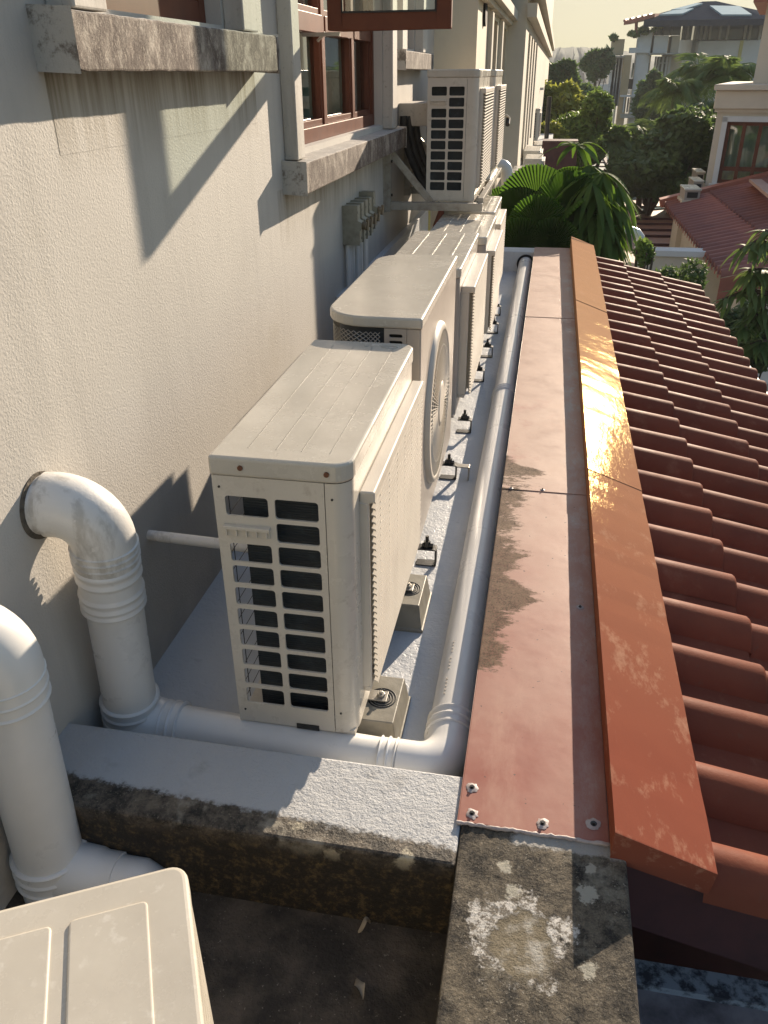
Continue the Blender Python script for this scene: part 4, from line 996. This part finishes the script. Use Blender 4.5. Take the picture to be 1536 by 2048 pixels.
# right hand neighbour house
YR=19.0
rh=thing('neighbour_house','cream house at the right edge with brown framed curtained windows above the tiled roof','house',(on(1425,280,1,YR).x,YR,-4.2))
def pr(u0,v0,u1,v1,Y,dep,name,mat,root,z0=None):
    a=on(u0,v1,1,Y); b_=on(u1,v0,1,Y); return under(MB().box(a.x,b_.x,Y,Y+dep,a.z if z0 is None else z0,b_.z).build(name,mat),root)
a=on(1447,300,1,YR); b_=on(1560,300,1,YR)
x_l=on(1425,280,1,YR).x
W0=(on(1455,242,1,YR),on(1560,368,1,YR))
hz_=[(W0[0].x,W0[1].x,on(1450,366,1,YR).z,on(1455,243,1,YR).z)]
under(holed(MB(),x_l,x_l+4,-4.2,on(1440,182,1,YR).z,hz_,YR,YR+.2,lambda u,v,w_:(u,w_,v)).build('wall','cream_far'),rh)
under(MB().box(x_l,x_l+.2,YR+.201,YR+6,-4.2,on(1440,182,1,YR).z).build('side_wall','cream_far'),rh)
zt_=on(1440,178,1,YR).z
under(MB().box(x_l-.08,x_l+4,YR-.12,YR-.001,zt_-.35,zt_-.02).build('cornice','cream_far',None,.02),rh)
under(MB().box(x_l-.12,x_l+4,YR-.2,YR+6,zt_-.0195,zt_+.08).build('parapet_coping','cream_far',None,.01),rh)
z_=on(1440,213,1,YR).z; under(MB().box(x_l-.05,x_l+4,YR-.06,YR-.001,z_-.1,z_+.03).build('string_course','cream_far'),rh)
h=hz_[0]
under(MB().box(h[0]-.1,h[0]-.001,YR-.05,YR-.001,h[2]-.1,h[3]+.08).box(h[0]-.1,h[1],YR-.05,YR-.001,h[3]+.001,h[3]+.1).box(h[0]-.15,h[1],YR-.1,YR-.002,h[2]-.14,h[2]-.003).build('window_surround','white_far'),rh)
fw_=MB().box(h[0],h[0]+.07,YR+.04,YR+.1,h[2],h[3]); k=h[0]+.07
wdt=(on(1492,250,1,YR).x-on(1455,250,1,YR).x)
fw_.box(h[0]+.07,h[1],YR+.041,YR+.099,h[3]-.07,h[3]).box(h[0]+.07,h[1],YR+.041,YR+.099,h[2],h[2]+.07); zr=on(1450,337,1,YR).z
fw_.box(h[0]+.07,h[1],YR+.05,YR+.09,zr-.04,zr+.04)
for q in range(1,6): fw_.box(h[0]+q*wdt*.85,h[0]+q*wdt*.85+.07,YR+.03,YR+.101,h[2]+.07,h[3]-.07)
wf=under(fw_.build('window','frame'),rh)
q=MB().add([(h[0],YR+.12,h[2]),(h[1],YR+.12,h[2]),(h[1],YR+.12,h[3]),(h[0],YR+.12,h[3])],[(0,1,2,3)]).build('window_pane','glass'); q.parent=wf
mb=MB(); n=120; vs=[]
for i in range(n+1):
    x=h[0]-.1+(h[1]-h[0]+.2)*i/n; yy=YR+.3+.04*math.sin(x*26); vs+=[(x,yy,h[2]-.1),(x,yy,h[3]+.1)]
q=mb.add(vs,[(2*i,2*i+2,2*i+3,2*i+1) for i in range(n)],True).build('curtain','curtain'); q.parent=wf
xu=on(1493,100,1,YR+1).x
zt2=on(1500,8,1,YR+1).z
under(MB().box(xu,xu+3.5,YR+1,YR+5,zt_+.081,zt2).build('upper_storey','cream_far'),rh)
under(MB().box(xu-.25,xu+4,YR+.6,YR+5,zt2+.001,zt2+.35).build('roof_eave','tile_far'),rh)
zz=on(1530,100,1,YR+1); under(MB().box(zz.x,zz.x+.8,YR+.95,YR+.999,on(1530,148,1,YR+1).z,on(1530,100,1,YR+1).z).build('window_opening','glass_far'),rh)
rh.rotation_euler=(0,0,R(-13))
# stepped white boxes beside the house (small outdoor units on the neighbour's ledge)
for (u0,v0,u1,v1,Y,lab) in ((1391,343,1410,366,20,'pale boxy unit standing highest beside the right hand house'),(1385,361,1407,385,18.9,'pale boxy unit, middle step beside the right hand house'),(1368,378,1402,400,17.6,'pale boxy unit, lowest and widest beside the right hand house')):
    a=on(u0,v1,1,Y); b_=on(u1,v0,1,Y)
    t=thing('air_conditioner_unit',lab,'air conditioner',(a.x,Y,a.z),0,'pale units beside the right hand house'); D1=b_.x-a.x; H1=b_.z-a.z
    MB().box(0,D1,0,.7,0,H1*.82).build('body','ac_taupe',t); MB().box(-.02,D1+.02,-.02,.72,H1*.82+.001,H1).build('top_cover','ac_top',t,.01); MB().box(D1*.15,D1*.85,-.006,-.001,H1*.2,H1*.7).build('grille','dark',t)
    o=MB().box(-.04,D1+.04,-.03,.74,-4.2-a.z,-.001).build('stand_wall','cream_far',t)
# white rain pipe bending over the low roofs
gp=thing('rain_pipe','grey white gutter pipe bending down between the low roofs','pipe',on(1260,470,1,9.5))
pts=[on(u,v,1,9.5) for u,v in ((1215,445),(1240,455),(1262,461),(1275,466),(1281,474),(1280,488),(1276,498))]
under(MB().tube(pts,.045,12).build('pipe_body','pvc'),gp)
lr=thing('low_tiled_roof','small low tiled roof seen through the lance leaves','roof',(1,10,-4.2))
P=[flz(u,v,-1.5) for u,v in ((1190,380),(1225,372),(1262,432),(1262,455),(1205,440))]; slab(P,.1,'roof_tiles','tile_far',lr)
P=[flz(u,v,-1.9) for u,v in ((1130,470),(1235,455),(1290,470),(1292,540),(1180,520))]; slab(P,.1,'lower_sheet','roofsheet',lr)
gr_=thing('grey_flat_roof','pale grey panelled flat roof with dark gutter edge beyond the fan palm','roof',(1,16,-4.2))
P=[flz(u,v,-1.2) for u,v in ((1122,312),(1205,312),(1228,352),(1150,352))]; slab(P,.15,'roof_panels','roofgrey',gr_)
mb=MB()
for f in (.2,.4,.6,.8):
    a=P[0].lerp(P[3],f)+Vector((0,0,.02)); b_=P[1].lerp(P[2],f)+Vector((0,0,.02)); mb.bar(a,b_,.05,.03)
mb.bar(P[1],P[2],.1,.1); under(mb.build('roof_seam','fascia'),gr_)
under(MB().box(P[0].x,P[2].x,P[2].y+.2,P[0].y,-4.2,-1.36).build('wall_below','cream_far'),gr_)
pk=thing('street_lamp_post','thin dark pole standing between the hung unit and the yellow green trees','pole',on(1095,300,1,20))
a=on(1095,285,1,20); b_=on(1099,193,1,20); under(MB().tube([(a.x,20,-4.2),(b_.x,20,b_.z)],.05,8).build('pole_shaft','wire'),pk)
# ------------------------------------------------------------------ apartment block with solar panels
YB=65
ap=thing('apartment_building','white and tan apartment block with dark hipped roof and solar panels','building',(on(1222,100,1,YB).x,YB,-4.2))
def q(u0,v0,u1,v1,name,mat,dy=0,dep=1,z0=None,root=ap): return pr(u0,v0,u1,v1,YB+dy,dep,name,mat,root,z0)
q(1365,80,1540,300,'side_wall','white_far',0,1.4,-4.2); q(1352,45,1600,300,'building_core','white_far',1.5,8,-4.2); q(1362,44,1387,80,'attic_windows','glass_far',.2,.8)
q(1449,81,1481,300,'yellow_stripe','yellow_far',-.06,.05,-4.2)
q(1386,44,1535,79.6,'attic_windows','glass_far',.3,1)
for u in (1375,1390,1402,1410,1420,1440,1455,1490,1500,1520,1533): q(u,42,u+2.0,80,'attic_post','roofgrey',.05,.2)
q(1305,71,1338,106,'balcony_box','white_far',-1.2,2); q(1340,71,1361,106,'balcony_drum','cream_far',-.9,2)
q(1306,44,1364,71,'attic_glazing','glass_far',.2,1)
for u in (1312,1326,1343): q(u,44,u+2,71,'attic_post','roofgrey',0,.15)
q(1301,106.4,1366,300,'rear_wall','cream_far',.2,1.2,-4.2)
q(1310,113,1338,150,'window','glass_far',0,.15); q(1311,125,1337,127,'window_transom','white_far',-.06,.05)
for u in (1309,1316,1324,1332,1338): q(u,113,u+1.4,152,'window_mullion','white_far',-.12,.05)
q(1296,105.6,1378,109,'canopy','roofgrey',-2.2,2)
q(1278,62,1300,300,'party_pier','cream_far',-.3,1.2,-4.2)
q(1275,60,1279.5,300,'white_pier','white_far',-1.2,1,-4.2)
q(1288,62,1296,74,'pier_vent','glass_far',-.4,.08)
q(1258,95,1300,106,'roof_balustrade','white_far',-1.4,.3)
q(1249,76,1277,300,'tan_recess_wall','tan_far',.4,1,-4.2)
q(1222,78,1250,110,'tan_parapet','tan_far',-1.5,1.5)
q(1241,110.3,1249,300,'tan_pier','tan_far',-1.5,1,-4.2)
q(1222,111,1240.6,300,'glazed_bay_back','white_far',-.6,1,-4.2)
for (v0,v1) in ((115,127),(129,157),(160,180),(187,195),(197,212)):
    q(1222,v0,1240,v1,'window','glass_far',-.75,.1)
for u in (1221.5,1227,1233.5,1239): q(u,115,u+1.2,212,'window_mullion','white_far',-.85,.08)
q(1197,112,1250,115,'canopy','roofgrey',-3,2.4)
q(1195,168,1221,215,'low_annex','white_far',-1.8,1,-4.2)
for u in (1197,1204,1211): q(u,197,u+4,210,'annex_window','glass_far',-1.86,.05)
q(1262,126,1273,155,'window','glass_far',.3,.09); q(1250,158,1268,178,'balcony_rail','wire',-.8,.08)
q(1290,126,1299,155,'window','glass_far',-.4,.09)
for u in (1244,1252,1268,1276,1292): 
    q(u,196,u+7,224,'window','glass_far',-1.6 if u<1250 else -.5,.08)
    q(u+3,195,u+4.2,225,'window_mullion','white_far',-1.7 if u<1250 else -.6,.08)
q(1240,190,1300,194,'floor_band','white_far',-1.75,.8); q(1240,228,1366,236,'floor_band','roofgrey',-1.75,.8)
# hipped roof
def P_(u,v,dy): return on(u,v,1,YB+dy)
ev=[P_(1288,41,-2.5),P_(1545,37,-2.5),P_(1560,30,10),P_(1300,32,10)]
rdA=P_(1405,3,4); rdB=P_(1432,2,4)
mb=MB(); vs=ev+[rdA,rdB]+[Vector(p)-Vector((0,0,.35)) for p in ev]
mb.add(vs,[(0,1,5,4),(1,2,5),(2,3,4,5),(3,0,4),(0,1,7,6),(1,2,8,7),(2,3,9,8),(3,0,6,9),(6,7,8,9)])
under(mb.build('hip_roof','slate'),ap)
mb=MB(); 
for k in range(5): mb.tube([P_(1249+12*k,41.5-2.6*k,-1),P_(1255+12*k,39.0-2.6*k,4)],.09,6)
vs=[P_(1248,43,-2),P_(1310,27,-2),P_(1330,27,4),P_(1262,42,6)]
mb.add(vs+[v-Vector((0,0,.2)) for v in vs],[(0,1,2,3),(4,5,6,7),(0,1,5,4),(1,2,6,5),(2,3,7,6),(3,0,4,7)]); under(mb.build('pergola_roof','tile_far'),ap)
under(MB().tube([P_(1273,42,-1.5),P_(1272,68,-1.5)],.1,6).build('pergola_post','tile_far'),ap)
def onroof(u,v):   # point on the front roof plane
    n=(ev[1]-ev[0]).cross(rdA-ev[0]).normalized(); d=(on(u,v,1,10)-CAMP).normalized(); 
    if n.z<0:n=-n
    return CAMP+d*((ev[0]-CAMP).dot(n)/d.dot(n))+n*.12,n
def panel(pts,name):
    vs=[onroof(u,v)[0] for u,v in pts]; n=onroof(*pts[0])[1]
    return under(MB().add(vs+[x-n*.1 for x in vs],[(0,1,2,3),(0,1,5,4),(1,2,6,5),(2,3,7,6),(3,0,4,7)]).build(name,'panel'),ap)
panel([(1419,15),(1478,16),(1503,33),(1443,33)],'solar_panel')
panel([(1392,10),(1405,10.5),(1368,22),(1342,23)],'solar_panel'); panel([(1345,24.5),(1387,20.5),(1365,31),(1318,33)],'solar_panel')
# ------------------------------------------------------------------ vegetation
def leafcloud(mb,c,rad,n,size,fl=.5,asp=1.9,clumps=14,hang=0):
    c=Vector(c); cs=[]
    for k in range(clumps):
        d=Vector((random.gauss(0,1),random.gauss(0,1),random.gauss(0,1))).normalized()*random.uniform(.35,.85)
        cs.append((Vector((c.x+d.x*rad[0],c.y+d.y*rad[1],c.z+d.z*rad[2])),random.uniform(.28,.5)))
    for i in range(n):
        cc,rr=random.choice(cs); d=Vector((random.gauss(0,1),random.gauss(0,1),random.gauss(0,1))).normalized()*random.uniform(.55,1)**.5
        p=cc+Vector((d.x*rad[0]*rr,d.y*rad[1]*rr,d.z*rad[2]*rr))
        u=Vector((random.gauss(0,1),random.gauss(0,1),random.gauss(0,.6)-hang)).normalized(); nn=(d+Vector((0,0,.5))+Vector((random.gauss(0,fl),random.gauss(0,fl),random.gauss(0,fl)))).normalized()
        v=u.cross(nn)
        if v.length<.1: continue
        v.normalize(); s=size*random.uniform(.6,1.3); a=u*s; b_=v*s/asp
        mb.add([p-a,p+b_*.9-a*.1,p+a,p-b_*.9-a*.1],[(0,1,2,3)])
def tree(label,u,v,Y,rpx,hpx,mat,n=3000,size=.10,cat='tree',name='leafy_tree',clumps=18,grp='trees beyond the roofs',asp=1.9,hang=0,base=-4.2):
    c=on(u,v,1,Y); sc=Y/FPX*1.06; rx=rpx*sc; rz_=hpx*sc
    t=thing(name,label,cat,(c.x,c.y,base),0,grp)
    mb=MB(); leafcloud(mb,(0,0,c.z-base),(rx,rx*.9,rz_),n,size,clumps=clumps,asp=asp,hang=hang); mb.build('crown',mat,t)
    tm=MB(); h=c.z-base; tm.tube([(0,0,0),(.05*rx,0,h*.5),(0,0,h)],[rx*.09+.04,rx*.07+.03,.02],8)
    for k in range(7):
        an=k*2.4; tm.tube([(0,0,h*(.45+.05*k)),(math.cos(an)*rx*.35,math.sin(an)*rx*.3,h*(.55+.05*k)+rz_*.2),(math.cos(an)*rx*.7,math.sin(an)*rx*.6,h+rz_*random.uniform(-.3,.5))],[rx*.04+.015,rx*.025+.01,.008],6)
    tm.build('trunk','bark',t); return t
tree('tall dark rounded tree rising in front of the wooded hill',1120,158,46,29,34,'leaf_dark',6000,.24) 
tree('dark tree left of the apartment block at the height of its canopy',1194,130,58,24,25,'leaf_dark',3000,.26)
tree('small tree between the rounded tree and the apartment block',1180,192,48,28,16,'leaf_mid',2500,.22)
tree('bright yellow green tree close behind the distant hung unit',1105,222,27,50,46,'leaf_yel',6500,.13)
tree('bushy green tree with sunlit top in the middle distance',1185,262,24,66,62,'leaf_mid',11000,.11,hang=.2)
tree('low yellow green shrub at the foot of the far cream wing',1095,285,22,30,32,'leaf_yel',2500,.10)
tree('dark tree in front of the apartment block balconies',1302,200,50,34,48,'leaf_dark',4500,.22)
tree('dark undergrowth tree below the palms beside the right hand house',1390,300,25,80,70,'leaf_dark',9000,.13)
tree('dark shadowy shrub mass behind the brown sheet metal roof',1300,345,24,95,50,'leaf_dark',9000,.12)
tree('scrubby dark bush in front of the boundary wall',1350,575,8.6,52,50,'leaf_dark',3500,.045,asp=3,name='bush',cat='bush',grp='bushes below the roofs')
tree('dark garden bush under the right hand roof corner',1490,690,9.5,60,70,'leaf_dark',3500,.06,name='bush',cat='bush',grp='bushes below the roofs')
tree('leafy bush with white flowers beside the gutter pipe',1290,505,9.2,22,22,'leaf_mid',900,.04,name='bush',cat='bush',grp='bushes below the roofs')
for k,(u,v) in enumerate(((1228,76),(1268,68),(1288,62),(1310,56))):
    tree(['small potted shrub at the left end of the apartment roof terrace','rooftop shrub beside the pergola post','rooftop shrub just right of the pergola post','rooftop shrub beside the attic glazing'][k],u,v,63.5,9,5,'leaf_mid',300,.16,name='shrub',cat='shrub',grp='shrubs on the apartment roof terrace',clumps=6,base=P_(u,v+10,0).z)
def frond(mb,base,az,L,el,droop,wl=.42,n=26,lw=.028,hang=.6):
    """pinnate palm frond: arching rachis with leaflets"""
    p=Vector(base); d0=Vector((math.cos(az),math.sin(az),0)); pts=[]
    for i in range(n+1):
        s=i/n; pts.append(p+d0*(L*s*math.cos(el)*(1-.15*s))+Vector((0,0,L*(math.sin(el)*s-droop*s*s))))
    mb.tube(pts,[.012*L/1.5*(1-.8*i/n)+.003 for i in range(n+1)],4,False)
    side=Vector((-math.sin(az),math.cos(az),0))
    for i in range(2,n+1):
        s=i/n; w_=wl*L*math.sin(math.pi*min(.96,s*.9+.08))**.6; t_=(pts[i]-pts[i-1]).normalized()
        for sg in (1,-1):
            for q_ in (0,.5):
                a=pts[i]-t_*L/n*q_; dd_=(side*sg+t_*.7+Vector((0,0,-hang*random.uniform(.6,1.3)))).normalized()
                b_=a+dd_*w_*random.uniform(.8,1.05); m_=a.lerp(b_,.45)+Vector((0,0,.05*w_)); wv=t_*lw*L
                mb.add([a,m_+wv*.5,b_,m_-wv*.5],[(0,1,2,3)])
def palm(label,u,v,Y,Lpx,nf=14,mat='leaf_palm',el=(.1,1.2),trunk=True,grp='feathery palms'):
    c=on(u,v,1,Y); L=Lpx*Y/FPX*1.1; t=thing('palm_tree',label,'palm',(c.x,c.y,-4.2),0,grp)
    h=c.z+4.2; mb=MB()
    for k in range(nf):
        az=2.4*k+random.uniform(-.3,.3); frond(mb,(0,0,h),az,L*random.uniform(.8,1.1),random.uniform(*el),random.uniform(.55,.95))
    mb.build('frond_crown',mat,t)
    MB().tube([(0,0,0),(.08,0,h*.5),(0,0,h)],[.11,.085,.07],10).build('trunk','bark',t); return t
palm('tall feathery palm whose fronds arch across the white apartment wall',1400,150,31,80,24)
palm('palm with bright drooping fronds left of the tall palm',1350,185,29,70,22)
palm('tall palm at right with one long frond curving toward the cream house',1455,150,30,75,20)
palm('palm behind the right hand cream house cornice',1425,225,27,80,20,'leaf_dark')
palm('low palm cluster in the middle of the garden with shiny fronds',1290,275,25,75,24)
palm('short palm left of the middle cluster, fronds catching light',1225,285,24,55,18)
palm('dark palm right of the middle cluster above the brown roof',1350,310,25,70,22,'leaf_dark')
# big fan palm beyond the ledge
def fan(mb,c,d,up,rad,spread=300,ribs=46,pl=.018,cup=.25):
    c=Vector(c); d=Vector(d).normalized(); n=Vector(up).normalized(); s_=d.cross(n).normalized(); n=s_.cross(d)
    a0=-R(spread/2); da=R(spread)/(ribs*2); rows_=7; vs=[]
    for i in range(ribs*2+1):
        an=a0+da*i; dr=d*math.cos(an)+s_*math.sin(an); z=pl*(1 if i%2 else -1)
        rr=rad*(1-.10*abs(an)/math.pi)*(1.0 if i%2==0 else .955)*random.uniform(.985,1.01)
        for j in range(rows_):
            f=j/(rows_-1); vs.append(c+dr*rr*f+n*(z*min(1,f*1.6)+cup*rad*(f*f*-.6+f*.25)))
    mb.add(vs,[(i*rows_+j,(i+1)*rows_+j,(i+1)*rows_+j+1,i*rows_+j+1) for i in range(ribs*2) for j in range(rows_-1)])
fp=thing('fan_palm','large fan palm with round pleated leaves just beyond the end of the ledge','palm',on(1080,480,1,7.2))
fp.location=(.10,7.3,-4.2)
mb=MB()
def leafp(u,v,Y,dv,up,rad,sp=300,cup=.25,stem=True):
    c=on(u,v,1,Y); mb=MB(); fan(mb,c,dv,up,rad,sp,cup=cup); o=under(mb.build('fan_leaf','leaf_fan'),fp)
    st=MB().tube([(.10,7.3,-.9),(.5*(c.x+.1),.5*(c.y+7.3),(c.z-.9)*.5+.05),c],[.016,.012,.008],6).build('leaf_stalk','leaf_fan'); under(st,o) if False else None
    st.parent=o; st.matrix_parent_inverse=Matrix.Identity(4); 
    return o
leafp(1075,415,7.3,(-.25,.25,1),(.3,-1,.25),.36,250)
leafp(1130,425,7.0,(.55,-.1,.75),(.05,-.9,.6),.33,260,.3)
leafp(1045,440,7.15,(-.7,.1,.5),(.2,-.9,.5),.30,260)
leafp(1105,455,6.9,(.2,-.3,.3),(0,-.5,.9),.34,300)
leafp(1030,480,6.85,(-.4,-.3,-.2),(-.1,-.8,.5),.26,260)
leafp(1150,390,7.6,(.3,.5,.6),(.2,-.9,.4),.28,250)
leafp(1090,490,6.8,(.3,-.2,-.5),(0,-.9,.4),.30,260)
leafp(1075,455,6.7,(-.2,0,1),(0,-1,.15),.25,300,.1)
leafp(1040,500,6.6,(-.5,0,.6),(.1,-1,.2),.25,300,.1)
leafp(1100,500,6.6,(.4,0,.6),(-.1,-1,.2),.25,300,.1)
leafp(1060,500,6.75,(-.1,-.2,-.6),(0,-.9,.3),.30,270)
leafp(1120,500,6.9,(.5,-.2,-.3),(0,-.9,.35),.30,270)
leafp(1010,430,7.5,(-.5,.2,.7),(.2,-.9,.4),.26,260)
leafp(1100,520,6.9,(.1,.1,-.8),(0,-1,.2),.34,290)
leafp(1160,470,7.3,(.6,0,.1),(0,-.9,.5),.28,270)
MB().tube([(.10,7.3,0),(.12,7.35,2.0),(.10,7.3,3.4)],[.07,.06,.05],10).build('trunk','bark',fp)
# lance-leaved plant beside it
ln_=thing('lance_leaf_plant','plant with long drooping lance leaves right of the fan palm','plant',(.45,7.0,-4.2))
def lance(mb,p,d,L,wd,droop=.5):
    p=Vector(p); d=Vector(d).normalized(); s_=d.cross(Vector((0,0,1))); s_=s_.normalized() if s_.length>.1 else Vector((1,0,0)); n=9; vs=[]
    for i in range(n+1):
        f=i/n; c=p+d*L*f+Vector((0,0,-droop*L*f*f)); ww=wd*math.sin(math.pi*(f*.93+.05))**.8
        vs+=[c-s_*ww*.5,c+Vector((0,0,-.12*ww)),c+s_*ww*.5]
    mb.add(vs,[(i*3+j,i*3+j+1,(i+1)*3+j+1,(i+1)*3+j) for i in range(n) for j in (0,1)],True)
mb=MB(); stalks=MB()
def spray(u,v,Y,n,L,wd,spread=1.0,dn=.35):
    c=on(u,v,1,Y); n=int(n*1.5); wd*=1.35
    for k in range(n):
        an=2*math.pi*k/n+random.uniform(-.3,.3); lance(mb,c,(math.cos(an)*spread,math.sin(an)*spread,random.uniform(-.1,.5)-dn),L*random.uniform(.7,1.15),wd*random.uniform(.8,1.1),random.uniform(.45,.9))
    b=Vector((.45,7.0,-1.4)); m_=b.lerp(c,.6)+Vector((.04,.05,.22)); stalks.tube([b,m_,c],[.014,.010,.005],6)
spray(1153,292,7.4,7,.30,.045,.9,-.1)
spray(1180,330,7.2,10,.34,.05,.9,.5)
spray(1205,345,7.1,10,.34,.05,1,.4)
spray(1165,365,7.2,9,.30,.05,.8,.6)
spray(1200,395,7.0,11,.32,.05,.8,.7)
spray(1180,425,6.95,10,.30,.045,.8,.8)
spray(1225,400,7.1,9,.30,.045,.8,.7)
spray(1155,455,6.9,9,.28,.045,.8,.7)
spray(1210,440,6.9,9,.28,.04,.8,.7)
for k in range(14): spray(random.uniform(1120,1245),random.uniform(350,480),random.uniform(6.9,7.4),7,.28,.04,.8,.75)
under(mb.build('leaves','leaf_lance'),ln_); under(stalks.build('stem','leaf_lance'),ln_)
# branches at the right edge, nearer
rb_=thing('garden_tree','dark leaved branches reaching in at the right edge below the neighbour roof','tree',(4.2,9.0,-4.2),0)
mb=MB(); sk=MB()
def branch(pts,Y,nl,L,wd):
    P=[on(u,v,1,Y) for u,v in pts]; sk.tube(P,[.03*(1-.7*i/len(P))+.004 for i in range(len(P))],6)
    for k in range(nl):
        f=random.random()*(len(P)-1); i=min(int(f),len(P)-2); c=P[i].lerp(P[i+1],f-i)
        an=random.uniform(0,6.28); lance(mb,c,(math.cos(an),math.sin(an),random.uniform(-.5,.5)),L*random.uniform(.7,1.2),wd*random.uniform(.8,1.2),random.uniform(.3,1.1))
for pts in (((1600,560),(1560,500),(1520,480),(1480,500)),((1600,600),(1540,540),(1500,540),(1490,580)),((1600,620),(1550,590),(1500,580),(1445,600)),((1600,660),(1550,640),(1510,630),(1480,660)),((1600,520),(1570,470),(1530,462)),((1600,700),(1540,680),(1500,690)),((1600,580),(1560,560),(1530,600),(1520,650))):
    branch(pts,8.6,70,.20,.05)
under(mb.build('leaves','leaf_palm'),rb_); under(sk.build('branch','bark'),rb_)
MB().tube([(0,0,0),(0,.1,2.2),(-.3,-.2,3.2)],[.14,.11,.05],10).build('trunk','bark',rb_)
# ------------------------------------------------------------------ evening haze
m=bpy.data.materials.new('evening_haze'); m.use_nodes=True; t=m.node_tree; t.nodes.clear()
o=t.nodes.new('ShaderNodeOutputMaterial'); v=t.nodes.new('ShaderNodeVolumePrincipled'); v.inputs['Color'].default_value=(.93,.93,.92,1); v.inputs['Density'].default_value=HAZE; v.inputs['Anisotropy'].default_value=0.0
t.links.new(v.outputs[0],o.inputs['Volume'])
hz=MB().box(-320,320,-12,430,-5.4,34).build('haze',m); hz['kind']='stuff'
